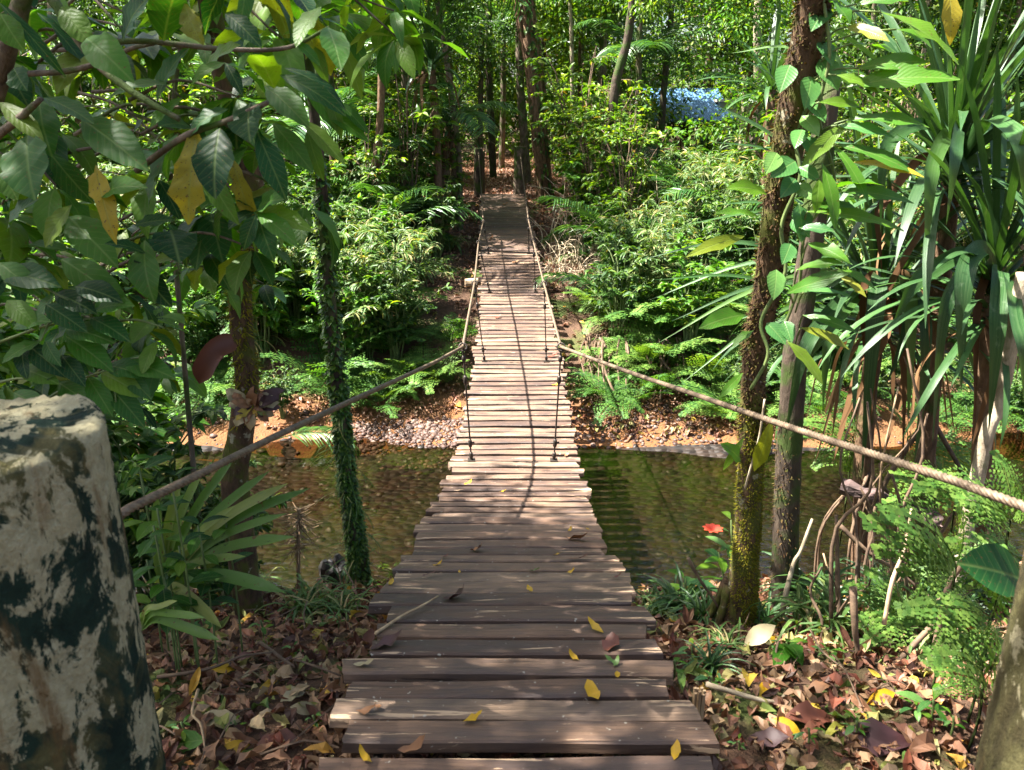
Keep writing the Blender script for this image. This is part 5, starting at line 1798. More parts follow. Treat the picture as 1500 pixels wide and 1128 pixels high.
for i in range(30):
    px, py = R.uniform(380, 590), R.uniform(-80, 70 + 0)
    if i % 3 == 0:
        px, py = R.uniform(150, 480), R.uniform(-80, 60)
    Y = R.uniform(2.6, 3.8)
    tip = at_y(px, py, Y)
    twig_to(g, BL4, tip + np.array([-0.4, 0.1, R.uniform(0.0, 0.3)]), tip, 0.006)
    rosette(BL4, tip, 6, 0.21, ['broadlight', 'broadlight', 'lance'], (0.26, 0.38))
for (x0, y0, x1, y1) in [(500, 30, 540, 100), (505, 20, 575, 55), (480, 130, 500, 200), (470, 160, 540, 200), (495, 150, 540, 190), (440, 110, 500, 190), (500, 60, 530, 140), (450, 50, 480, 120)]:
    leaf_obj(BL4, at_y(x0, y0, 3.0), at_y(x1, y1, 2.95), 'broadlight', 0.28, (0, -0.8, 0.8), 0.5)
link('branches', g.mesh('branches', M['bark'], True), BL4)

# ---------------------------------------------------------------- low plants on the near banks
def fanpalm(loc, tips, W, label, mat='fanpalm', Yt=None):
    o = thing('seedling_palm', label, 'palm', loc)
    for (tx, ty, tY, w) in tips:
        w = w * 0.66
        t = at_y(tx, ty, tY)
        b = np.array(loc)
        m = b * 0.45 + t * 0.55 + np.array([0, 0, 0.10 * np.linalg.norm(t - b)])
        ribbon(o, [b, b * 0.75 + t * 0.25 + (0, 0, 0.05), m, t], w, mat, (0.1, -0.7, 0.9), 16, 0.45, 0.86, 'blade', start=0.15)
    return o


fb = at_y(238, 868, 2.35)
fanpalm(tuple(fb), [(345, 668, 2.45, .05), (395, 690, 2.45, .05), (422, 708, 2.35, .055), (455, 715, 2.35, .05), (420, 752, 2.3, .045), (432, 786, 2.25, .055), (418, 868, 2.1, .065), (300, 680, 2.4, .045), (360, 815, 2.2, .045), (265, 700, 2.4, .05), (325, 920, 2.05, .05), (345, 740, 2.3, .04), (230, 725, 2.35, .05)],
        .05, 'seedling palm with stiff split pale green blades beside the big left post')
fb2 = at_y(205, 925, 2.1)
fanpalm(tuple(fb2), [(322, 938, 1.95, .045), (300, 905, 1.95, .035), (260, 880, 2.0, .03)], .05, 'small seedling palm with two drooping yellow green blades low by the big left post')


def sprig(loc, n, L, mats, label, cat='seedling', stem=0.12, rat=(0.36, 0.46), zone=None, name='seedling', lean=(0, 0), drop=-0.3):
    o = thing(name, label, cat, tuple(loc))
    p = np.array(loc, float)
    top = p + np.array([lean[0], lean[1], stem])
    g_ = G()
    tube(g_, curve([(0, 0, -0.03), (top - p) * 0.5 + (0.006, 0, 0), top - p], 6), [0.0035] * 6, 5)
    link('stem', g_.mesh('stem', M['greenstem'], True), o)
    for k in range(n):
        a = k * 2.4 + R.uniform(0, 0.5)
        q = p + (top - p) * (0.45 + 0.55 * (k + 1) / n)
        d = unit(np.array([math.cos(a), math.sin(a), R.uniform(-0.1, 0.5) + drop * 0.3]))
        leaf_obj(o, q + d * 0.01, q + d * L * R.uniform(0.7, 1.15), mats[k % len(mats)], R.choice([rat[0], rat[1]]), UP + R.normal(0, 0.15, 3), 0.6)
    PLANTS.append((o, name, zone))
    return o


for i, (x, y_, kk, s_) in enumerate([(-1.75, 3.45, 0, .85), (-2.15, 3.7, 1, .95), (-1.5, 3.8, 2, .62), (-2.7, 3.6, 0, 1.1), (-1.95, 3.1, 3, .65), (-2.5, 4.0, 2, 1.0), (-1.35, 3.35, 1, .42), (-1.7, 2.7, 3, .5)]):
    p_ = SHL[kk % 3] if i % 2 else SHR[kk]
    copy_plant('shrub', 'shrub', [('foliage', p_[0], 1), ('stem', p_[1], 0)], (x, y_, float(ground_z(x, y_))), i * 1.3, s_, ('on the near bank', 'left'))


# explicit small plants
def gpt(px, py):
    """where the photo's line of sight meets the near ground"""
    d = ray(px, py)
    for t in np.linspace(1.2, 12, 1200):
        p = np.array([0, 0, CAM_Z]) + d * t
        if p[2] <= ground_z(p[0], p[1]):
            return p
    return p


glossy = [(225, 770), (262, 800), (215, 820), (240, 845), (290, 770), (205, 690), (250, 700), (230, 745), (330, 760)]
for k, (x, y) in enumerate(glossy):
    p = at_y(x, y, 2.15 + 0.1 * (k % 3))
    b = np.array([p[0], p[1], float(ground_z(p[0], p[1]))])
    sprig(b, 9, 0.10, ['broad', 'broadlight', 'broad'], None, 'seedling', p[2] - b[2], (0.45, 0.5), ('left of the near deck behind the big post', 'left'), 'glossy_seedling')
near_s = [(385, 938, .06), (560, 838, .06), (548, 870, .05), (520, 880, .05), (430, 960, .04), (270, 1090, .05), (345, 1075, .04), (460, 1070, .04), (300, 935, .07), (520, 825, .06), (585, 835, .05), (495, 925, .04), (345, 905, .05),
          (1010, 980, .05), (1040, 1010, .05), (985, 1000, .05), (1150, 955, .07), (1120, 925, .06), (1210, 970, .05), (1360, 1060, .09), (1340, 1050, .08), (1180, 1100, .05), (1390, 1080, .05), (1080, 1100, .04), (1250, 1085, .05), (1310, 905, .06), (1005, 865, .06), (1100, 900, .08), (1085, 890, .08), (1030, 1085, .04)]
for (x, y, L) in near_s:
    b = gpt(x, y)
    zn = 'left of the near deck' if x < 750 else 'right of the near deck'
    sprig(b, int(R.integers(5, 9)), L * R.uniform(0.8, 1.2), ['broadlight', 'heart', 'broadlight'], None, 'seedling', R.uniform(0.03, 0.09), (0.3, 0.4), (zn, ''), 'seedling')
o = sprig(at_z(1000, 905, -0.62), 7, 0.16, ['broadlight', 'heart'], 'tall pale leafed seedling with notched leaves at the water edge right of the deck', 'seedling', 0.20, (0.3, 0.5), None, 'tall_seedling')
PLANTS.pop()
fl = sprig(at_y(1065, 900, 2.95), 9, 0.12, ['broad', 'broadlight', 'heart'], 'leafy stem topped by one small red flower beside the mossy trunk', 'flowering plant', 0.30, (0.32, 0.4), None, 'flowering_plant', (-0.06, 0))
PLANTS.pop()
fp = at_y(1044, 778, 2.93)
for k in range(9):
    a = k * 0.7
    d = np.array([math.cos(a), math.sin(a), 0.5])
    leaf_obj(fl, fp, fp + d * 0.040, 'redpetal' if 'redpetal' in M else 'leafred', 0.6, UP, 0.5, name='petal')
sprig(at_y(1085, 800, 2.95) - (0, 0, 0.5), 12, 0.12, ['heart', 'broadlight', 'broad'], 'leafy shoot growing behind the mossy trunk above the stream', 'shoot', 0.62, (0.3, 0.4), None, 'leafy_shoot', (-0.05, 0.0))
PLANTS.pop()
for (x, y, s) in [(1000, 905, 0.9), (1030, 915, 0.7), (985, 890, 0.6), (1195, 900, 1.2), (1120, 915, 0.7), (1400, 900, 1.0), (1370, 880, 1.1), (600, 838, 0.5), (580, 850, 0.6), (505, 870, 0.7), (1290, 890, 1.0), (1040, 985, 0.5)]:
    b = gpt(x, y)
    copy_plant('grass_clump', 'grass', [('blades', GRS[int(R.integers(2))], 1)], tuple(b), R.uniform(0, 6), s, ('by the water', 'left' if x < 750 else 'right'))
for (x, y, s) in [(330, 860, .4), (365, 870, .35), (450, 900, .3), (1210, 930, .45), (1380, 960, .4), (965, 905, .3), (1330, 930, .4), (255, 905, .35), (500, 905, .25), (1060, 955, .2)]:
    b = gpt(x, y)
    copy_plant('grass_clump', 'grass', [('blades', GRA[int(R.integers(3))], 1)], tuple(b), R.uniform(0, 6), s, ('by the water', 'left' if x < 750 else 'right'))

# bright ferns at the lower right, frond by frond
NF = [frond_mesh(400 + k, 12, 1.0, 0.52, 'fernbright', (0.5, 0.8, 1.0)[k], e0=0.25, lw=1.7, gap=0.052, leaflet=0.19) for k in range(3)]


def fern_px(root, tips, Yr, Yt, label, wide=1.0):
    r = at_y(*root, Yr)
    r[2] = max(float(ground_z(r[0], r[1])), r[2])
    base = np.array([r[0], r[1], float(ground_z(r[0], r[1]))])
    o = thing('bright_fern', label, 'fern', tuple(base))
    g_ = G()
    for k, (tx, ty) in enumerate(tips):
        t = at_y(tx, ty, Yt + R.uniform(-0.1, 0.1))
        m0 = base * 0.5 + t * 0.5 + (0, 0, 0.03)
        if r[2] > base[2] + 0.02:
            m0 = r
        d = t - m0
        L = np.linalg.norm(d)
        tube(g_, curve([base, (base + m0) / 2 + (0.01, 0, 0.0), m0], 7) - base, [0.004] * 7, 5)
        link('frond', NF[k % 3], o, m0 - base, euler_from(unit(d), (R.normal(0, 0.15), -0.6, 1.0)), (L * wide, L * 1.05, L))
    link('stipes', g_.mesh('stipes', M['greenstem'], True), o)
    return o


fern_px((1480, 760), [(1345, 715), (1380, 690), (1470, 665), (1420, 760), (1500, 700), (1530, 740), (1400, 735)], 2.2, 2.15, 'bright fern spreading flat fronds just below the cable near the right edge')
fern_px((1400, 830), [(1268, 768), (1300, 800), (1330, 740), (1400, 745), (1470, 800), (1360, 860), (1320, 840)], 2.0, 1.95, 'bright toothed fern in the middle of the sunlit clump right of the dead stems')
fern_px((1450, 905), [(1330, 910), (1360, 960), (1395, 870), (1460, 855), (1470, 950), (1340, 880), (1420, 985)], 1.85, 1.75, 'fern with narrow paired leaflets touching the lower right post')
fern_px((1440, 1000), [(1370, 985), (1375, 1010), (1400, 950), (1450, 930)], 1.75, 1.65, 'lowest small fern in front of the lower right post')
fern_px((1250, 640), [(1180, 640), (1195, 680), (1185, 610), (1240, 600), (1240, 690)], 3.6, 3.5, 'shaded bluish fern hanging behind the dark trunk above the stream')
fern_px((1330, 640), [(1400, 610), (1440, 660), (1385, 690), (1300, 600), (1450, 700), (1380, 640)], 3.7, 3.5, 'wide shaded fern behind the hanging straps over the water')
bl = thing('blue_green_leaf_plant', 'single large blue green leaf on a stalk against the lower right post', 'plant', tuple(gpt(1465, 1000)))
leaf_obj(bl, at_y(1500, 850, 1.5), at_y(1418, 822, 1.45), 'broad', 0.6, (0, -0.8, 0.8), 0.4, seed=0)
g = G()
tube(g, curve([(0, 0, -0.02), (at_y(1500, 850, 1.5) - np.array(bl.location)) * 0.5, at_y(1500, 850, 1.5) - np.array(bl.location)], 6), 0.004, 5)
link('stem', g.mesh('stem', M['greenstem']), bl)
pl = thing('pale_leaf_plant', 'low plant with one big creamy pale green leaf right of the mossy tree base', 'plant', tuple(gpt(1085, 955)))
leaf_obj(pl, at_y(1090, 945, 2.4), at_y(1135, 915, 2.42), 'leaftan', 0.5, (0, -0.6, 1), 0.3)
for q in [(1160, 990), (1175, 960), (1140, 965), (1172, 948)]:
    leaf_obj(pl, at_y(1150, 945, 2.35), at_y(q[0], q[1], 2.2), 'broadlight', 0.32, (0, -0.5, 1), 0.6)
fern_px((1500, 820), [(1385, 800), (1400, 860), (1440, 780), (1460, 880), (1350, 830)], 2.35, 2.3, 'bright fern crowding the right edge between the cable and the corner post')
fern_px((1330, 900), [(1240, 860), (1265, 905), (1290, 835), (1380, 850), (1400, 900), (1280, 930)], 2.5, 2.4, 'half shaded fern behind the forked dead branch')
fern_px((1400, 730), [(1310, 700), (1350, 680), (1440, 700), (1300, 740), (1460, 740)], 2.9, 2.8, 'fern behind the cable above the rotten log')
# ferns on the far bank that the photo shows by name
for (x, y, Y, n, L, fs, lab) in [
        (560, 425, 10.4, 9, 1.0, FRB, 'pale sunlit fern spread flat on the left bank slope above the water'), (520, 345, 12.5, 8, 1.0, FRD, 'long fronded fern arching on the upper left bank'),
        (620, 560, 9.2, 8, .75, FRB, 'bright fern overhanging the dark hollow left of the planks'), (660, 480, 9.8, 7, .7, FRD, 'fern tuft touching the left cable above the hollow'),
        (950, 500, 9.3, 10, 1.0, FRB, 'big bright fern drooping over the dark right bank beneath the cable'), (1010, 450, 9.8, 9, 1.1, FRB, 'broad sunlit fern higher on the right bank'), (900, 440, 10.2, 8, .9, FRB, 'feathery fern beside the right cable halfway up the bank'),
        (1040, 540, 9.0, 7, .8, FRB, 'small bright fern hanging low over the right bank'), (880, 590, 8.9, 6, .55, FRD, 'little fern in the dark hollow right of the planks'), (560, 500, 9.6, 8, .8, FRD, 'dark green fern midway down the left bank')]:
    p = at_y(x, y, Y)
    p[2] = max(float(ground_z(p[0], p[1])) + 0.05, p[2] - 0.25)
    fern(tuple(p), n, L, fs, label=lab)
    PLANTS.pop()
pf = thing('fallen_palm_frond', 'yellow green palm frond lying on the sandy shore left of the creeper trunk', 'palm frond', tuple(at_z(400, 648, -1.72)))
link('frond', PAL[0], pf, (0, 0, 0.02), (-0.45, 0.1, rad(-80)), 0.62)

# far screw pines and fronds at the left of the path
for (x, y, Y, by, n, L, lab) in [(632, 95, 13.8, 330, 46, 1.1, 'dark headed screw pine high on the far left bank'), (660, 190, 15.0, 300, 30, 1.0, 'smaller screw pine with shiny arching straps left of the far post'), (1130, 130, 13.0, 330, 36, 1.2, 'screw pine in shade behind the leaning tree')]:
    c = at_y(x, y, Y)
    b = np.array([c[0], Y + 0.1, float(ground_z(c[0], Y + 0.1))])
    o = thing('screw_pine', lab, 'screw pine', tuple(b))
    g = G()
    tube(g, curve([(0, 0, -0.1), (c - b) * 0.5 + (0.05, 0, 0), c - b], 8), [0.07] * 8, 8, rough=0.1)
    link('trunk', g.mesh('trunk', M['barkbrown'], True), o)
    pandanus(o, c, n, L, 0.055, dry=8)
for (x, y, Y, az, sc, lab) in [(655, 185, 14.6, -60, 0.85, 'feathery palm frond fanning right beside the far left post'), (560, -30, 12.5, -110, 1.7, 'large blue green palm frond hanging from the top of the picture')]:
    c = at_y(x, y, Y)
    b = np.array([c[0] - 0.5, Y + 0.3, float(ground_z(c[0] - 0.5, Y + 0.3))])
    o = thing('palm_tree', lab, 'palm', tuple(b))
    g = G()
    tube(g, curve([(0, 0, -0.1), (c - b) * 0.5 + (0.1, 0, 0), c - b], 8), [0.06] * 8, 8, rough=0.1)
    link('trunk', g.mesh('trunk', M['barkbrown'], True), o)
    for k in range(7):
        link('frond', PAL[k % 3], o, c - b, (R.uniform(-0.4, 0.3), 0, rad(az) + (k - 3) * 0.75), sc * R.uniform(0.85, 1.1))

# the big trunk with hanging roots right of the path, and the slender ones round it
bt, bc, br = trunk_obj('rooted_tree', 'trunk', [(752, -80), (766, 0), (776, 60), (786, 130), (790, 190), (796, 250), (800, 300)], 16.6, [.34, .34, .32, .28, .26, .25, .30], 'barkbrown',
                       'big fibrous brown trunk draped in roots right of the path end', ns=20, rough=0.12, seed=30)
g = G()
for k in range(34):
    a = R.uniform(0, 2 * PI)
    h0 = R.uniform(0.2, 1.0)
    i0 = int(h0 * (len(bc) - 1))
    pts = []
    for q in range(8):
        i = max(0, i0 - q * 5)
        r = br[i] * 1.06
        aa = a + 0.25 * math.sin(q + k)
        pts.append(bc[i] + np.array([math.cos(aa) * r, math.sin(aa) * r, 0]))
        if i == 0:
            break
    if len(pts) > 2:
        tube(g, curve(pts, 14) - np.array(bt.location), 0.018 + 0.02 * R.random(), 5, rough=0.2, seed=k)
link('roots', g.mesh('roots', M['barkbrown'], True), bt)
vv = thing('tree_vine', 'leafy green vine hanging down the right side of the big fibrous trunk', 'vine', tuple(bt.location))
cover(vv, bc, br, 900, 'shrub', 0.15, LEAF_MID, 'foliage', (0.1, 1.0), (1, -0.5, 0), 31, hang=0.7)
SL = [(722, 250, 716, -30, 22, .20, 'barkdark'), (703, 262, 706, 60, 19, .13, 'barkdark'), (735, 240, 738, 60, 26, .2, 'bark'), (772, 262, 762, -30, 20, .22, 'bark'), (790, 245, 795, 30, 23, .2, 'barkdark'),
      (898, 150, 930, -30, 15.0, .17, 'barkdark'), (934, 155, 940, -30, 17, .13, 'bark'), (884, 120, 886, -30, 20, .14, 'barkpale'), (838, 160, 833, -30, 18, .09, 'barkpale'), (972, 140, 985, -30, 19, .15, 'barkdark'), (1110, 150, 1112, -30, 20, .22, 'barkpale'),
      (672, 230, 636, -30, 14.5, .10, 'bark'), (655, 250, 650, 0, 19, .12, 'bark'), (1085, 270, 1090, 150, 14, .10, 'barkpale'), (860, 200, 850, 0, 24, .16, 'bark'), (600, 240, 590, -30, 17, .14, 'bark'), (470, 200, 462, -30, 14, .2, 'barkdark'), (520, 230, 530, -30, 20, .2, 'bark')]
for k, (x0, y0, x1, y1, Y, w, mt_) in enumerate(SL):
    b = at_y(x0, y0, Y)
    z0 = float(ground_z(b[0], Y))
    px = [(x1, y1 - 40), (x1, y1), ((x0 + x1) / 2 + R.normal(0, 4), (y0 + y1) / 2), (x0, y0)]
    o, c_, r_ = trunk_obj('slender_tree', 'trunk', px, Y, [w * .8, w * .8, w * .9, w], mt_, '', 'tree', None, 9, 0.08, 20, 0.3, k)
    dz = z0 - 0.1 - c_[0][2]
    if c_[0][2] > z0 - 0.05:      # carry the foot down to the ground
        g = G()
        tube(g, np.array([[c_[0][0], c_[0][1], z0 - 0.1], c_[0]]) - np.array(o.location), [w * .6, w * .55], 9)
        link('trunk_foot', g.mesh('trunk_foot', M[mt_], True), o)
    cm = TRE[k % 5][0]
    x = link('crown', cm, o, np.array([c_[-1][0], c_[-1][1], c_[-1][2] - 1.6]) - np.array(o.location), (0, 0, k * 1.3), 0.55)
    x['kind'] = 'stuff'
    PLANTS.append((o, 'slender_tree', zone_of(b[0], Y)))

for i, (x, Y, h, sc) in enumerate([(-1.9, 14.6, 1.2, 1.0), (-2.9, 13.4, 1.6, 1.15), (-3.6, 16.0, 2.4, 1.3), (-1.8, 17.5, 2.6, 1.2), (-5.0, 15.0, 2.0, 1.2), (2.6, 17.5, 2.6, 1.2), (4.6, 15.0, 1.8, 1.1), (-2.4, 20.0, 3.2, 1.5), (1.6, 20.5, 3.4, 1.4), (-0.9, 24.0, 3.6, 1.4), (0.9, 27.0, 3.4, 1.6), (-6.2, 18.0, 3.0, 1.4)]):
    palm((x, Y, float(ground_z(x, Y))), 9, sc, zone_of(x, Y), stemh=h, kind='stemmed_palm')
for sx in (-1, 1):
    for i in range(15):
        x = sx * R.uniform(0.95, 6.0)
        y_ = R.uniform(8.25, 9.3) - (0.25 if abs(x) > 2 else 0)
        if -2.0 < x < 0 and y_ < 8.75:
            continue
        fern((x, y_, float(ground_z(x, y_)) + 0.05), 7, R.uniform(0.4, 0.8), (FRD, FRD, FRB)[i % 3], zone=('at the shore', 'left' if sx < 0 else 'right'))
for sx in (-1, 1):
    for i in range(9):
        x = sx * R.uniform(1.3, 6.0)
        y_ = R.uniform(8.4, 9.4)
        p_ = SHR[i % 4]
        copy_plant('shrub', 'shrub', [('foliage', p_[0], 1), ('stem', p_[1], 0)], (x, y_, float(ground_z(x, y_))), i, R.uniform(0.35, 0.6), ('at the shore', 'left' if sx < 0 else 'right'))

# bleached twig tangle and dead stems on the right bank
for i, (x, y, Y, s) in enumerate([(850, 235, 13.5, 1.0), (880, 290, 12.8, 1.0), (840, 330, 12.2, .9), (910, 250, 14.2, 1.1), (930, 210, 14.5, 1.1), (860, 400, 11.4, .8), (965, 260, 13.5, 1.0), (870, 340, 12.6, 1.0)]):
    c = at_y(x, y, Y)
    z0 = float(ground_z(c[0], Y))
    o = thing('dead_twig_tangle', '', 'dead bush', (c[0], Y, z0))
    g = G()
    rs = np.random.default_rng(600 + i)
    for k in range(60):
        p = np.array([rs.normal(0, .34), rs.normal(0, .3), 0.0])
        h = (c[2] - z0) * rs.uniform(0.3, 1.15)
        pts = [p]
        d = np.array([rs.normal(0, .3), rs.normal(0, .25), 1.0])
        for q in range(5):
            d = d + rs.normal(0, .45, 3) - np.array([0, 0, .12 * q])
            pts.append(pts[-1] + unit(d) * h / 5)
        tube(g, curve(pts, 10), np.linspace(0.009, 0.003, 10) * s, 4, cap=False)
    link('stems', g.mesh('stems', M['paletwig']), o)
    PLANTS.append((o, 'dead_twig_tangle', zone_of(c[0], Y)))

# hanging roots and driftwood on the right shore
g = G()
rs = np.random.default_rng(77)
for k in range(60):
    x = rs.uniform(0.9, 3.2)
    p = np.array([x, 9.6 + rs.normal(0, .15), -1.05])
    pts = [p, p + (rs.normal(0, .1), -.35, -.15), p + (rs.normal(0, .2), -.75 + rs.normal(0, .1), -.58)]
    tube(g, curve(pts, 8), 0.007 + 0.008 * rs.random(), 4, cap=False)
o = link('exposed_roots', g.mesh('exposed_roots', M['twig']))
o['kind'] = 'stuff'

# ---------------------------------------------------------------- hut with a blue roof
hx, hy = 5.9, 25.0
hz = float(ground_z(hx, hy))
hut = thing('hut', 'small hut with bright blue sheet roof and pale walls glimpsed through the right trees', 'hut', (hx, hy, hz))
g = G()
rt = at_y(985, 160, 24.0)
box_g(g, 0.0, 2.2, -0.9, 2.0, 0.0, 1.95)
link('wall', g.mesh('wall', M['wallpale']), hut)
g = G()
box_g(g, -0.08, 2.35, -1.1, 2.2, 1.955, 2.03)
link('flat_roof', g.mesh('flat_roof', M['wallpale']), hut)
g = G()
V = []
n = 60
for j, (yy, zz) in enumerate(((-1.7, 1.45), (0.5, 2.35), (2.7, 1.45))):
    for k in range(n + 1):
        xx = -2.5 + 2.75 * k / n
        V.append((xx, yy, zz + 0.025 * (k % 2)))
F = [(j * (n + 1) + k, j * (n + 1) + k + 1, (j + 1) * (n + 1) + k + 1, (j + 1) * (n + 1) + k) for j in range(2) for k in range(n)]
g.add(V, F)
V2 = [(a, b, c - 0.03) for a, b, c in V]
g.add(V2, [f[::-1] for f in F])
link('roof', g.mesh('roof', M['blue']), hut)
for (x, y) in ((-2.3, -1.4), (-0.2, -1.4), (-2.3, 2.4), (-0.2, 2.4)):
    g = G()
    box_g(g, x - 0.06, x + 0.06, y - 0.06, y + 0.06, -0.1, 1.62)
    link('post', g.mesh('post', M['brownpost']), hut)
g = G()
box_g(g, 0.9, 1.6, -0.93, -0.88, 0.36, 1.5)
link('door', g.mesh('door', M['brownpost']), hut)
g = G()
box_g(g, -2.4, -0.01, -1.5, 2.2, 0.22, 0.34)
link('floor_deck', g.mesh('floor_deck', M['brownpost']), hut)

# ---------------------------------------------------------------- stones
def blob(seed):
    rs_ = np.random.default_rng(seed)
    n, m = 6, 4
    V, F = [], []
    for i in range(m + 1):
        for j in range(n):
            ph, th_ = PI * (i + 0.0) / m, 2 * PI * j / n
            r = 1 + rs_.uniform(-0.2, 0.15)
            ph = min(max(ph, 0.12), PI - 0.12)
            V.append((r * math.sin(ph) * math.cos(th_), r * 0.8 * math.sin(ph) * math.sin(th_), 0.55 * r * math.cos(ph)))
    for i in range(m):
        for j in range(n):
            F.append((i * n + j, (i + 1) * n + j, (i + 1) * n + (j + 1) % n, i * n + (j + 1) % n))
    return np.array(V), np.array(F), np.zeros((len(V), 2))


def stones(n, xr, yr, s0, s1, mat, name, zoff, seed, keepf=None, label=None):
    rs_ = np.random.default_rng(seed)
    g_ = G()
    for b in range(5):
        m = n // 5
        x = rs_.uniform(*xr, m)
        y = rs_.uniform(*yr, m)
        if keepf is not None:
            k = keepf(x, y, rs_)
            x, y = x[k], y[k]
        m = len(x)
        z = ground_z(x, y) + zoff
        a = rs_.uniform(0, 2 * PI, m)
        g_.scatter(blob(seed * 10 + b), np.stack([x, y, z], 1), np.stack([np.cos(a), np.sin(a), rs_.normal(0, .12, m)], 1), UP + rs_.normal(0, .15, (m, 3)), s0 + (s1 - s0) * rs_.random(m) ** 3, rs_.random(m), 0)
    return link(name, g_.mesh(name, M[mat], True), kind='stuff')


stones(1900, (-1.9, -0.35), (7.6, 8.45), .016, .050, 'pebble', 'shore_pebbles', 0.0, 3)
stones(600, (0.4, 2.2), (7.8, 8.7), .014, .045, 'pebble', 'shore_pebbles', 0.0, 4)
stones(300, (-6, 6), (7.7, 8.6), .015, .06, 'pebble', 'shore_pebbles', 0.0, 14)
stones(3600, (-5.5, 6.5), (4.7, 7.9), .022, .085, 'bedstone', 'stream_stones', -0.012, 5)


# ---------------------------------------------------------------- leaf litter
DEAD = [leaf_tpl(5, (0.44, 0.34, 0.52)[k], (1.6, 0.8, 2.2)[k], 0.4, wavy=0.5, seed=k, ragged=0.10, peak=0.5) for k in range(3)] + [leaf_tpl(5, 0.26, -1.4, 0.6, wavy=0.4, seed=4)]


def litter(n, xr, yr, s0, s1, mat, name, seed, keepf=None, zo=0.008):
    rs_ = np.random.default_rng(seed)
    g_ = G()
    for b in range(4):
        m = n // 4
        x = rs_.uniform(*xr, m)
        y = rs_.uniform(*yr, m)
        if keepf is not None:
            k = keepf(x, y)
            x, y = x[k], y[k]
        m = len(x)
        z = ground_z(x, y) + zo + rs_.uniform(0, .02, m)
        a = rs_.uniform(0, 2 * PI, m)
        dirs = np.stack([np.cos(a), np.sin(a), rs_.normal(0, .25, m)], 1)
        g_.scatter(DEAD[b], np.stack([x, y, z], 1), dirs, UP + rs_.normal(0, .45, (m, 3)), rs_.uniform(s0, s1, m), rs_.random(m), 0)
    return link(name, g_.mesh(name, M[mat]), kind='stuff')


litter(15000, (-2.6, 3.0), (0.2, 3.9), .035, .10, 'litter', 'leaf_litter', 1)
litter(7000, (-2.6, 3.0), (0.9, 3.6), .012, .04, 'litter', 'leaf_litter', 2)
litter(3500, (-7, -2.4), (0.2, 4.2), .05, .11, 'litter', 'leaf_litter', 6)
litter(3500, (2.8, 7), (0.2, 4.2), .05, .11, 'litter', 'leaf_litter', 7)
litter(5200, (-8, 8), (8.5, 16.8), .06, .14, 'litter', 'leaf_litter', 8)
litter(900, (0.5, 3.0), (8.0, 9.3), .06, .12, 'litter', 'leaf_litter', 9)
litter(500, (-3.5, -0.5), (8.2, 9.3), .05, .1, 'litterpath', 'leaf_litter', 10)
litter(6500, (-1.7, 1.3), (16.8, 34), .07, .15, 'litterpath', 'path_litter', 11)
litter(3000, (-10, 10), (16.8, 30), .08, .16, 'litter', 'leaf_litter', 12)
litter(2600, (-2.0, 1.8), (11.5, 17.6), .05, .12, 'litterpath', 'leaf_litter', 13, lambda x, y: np.abs(x + 0.1) > 0.46)

g = G()
rs = np.random.default_rng(91)
for k in range(420):
    x, y_ = rs.uniform(-2.4, 2.8), rs.uniform(1.0, 3.7)
    if abs(x) < 0.5 and y_ > 1.5:
        continue
    z_ = float(ground_z(x, y_)) + 0.025
    a = rs.uniform(0, 2 * PI)
    l = rs.uniform(0.05, 0.28)
    d = np.array([math.cos(a), math.sin(a), rs.normal(0, .12)]) * l
    tube(g, curve([(x, y_, z_), np.array([x, y_, z_ + 0.01]) + d * 0.5 + rs.normal(0, 0.012, 3), np.array([x, y_, z_]) + d], 5), rs.uniform(0.0012, 0.004), 4, cap=False)
link('twig_litter', g.mesh('twig_litter', M['twig']), kind='stuff')

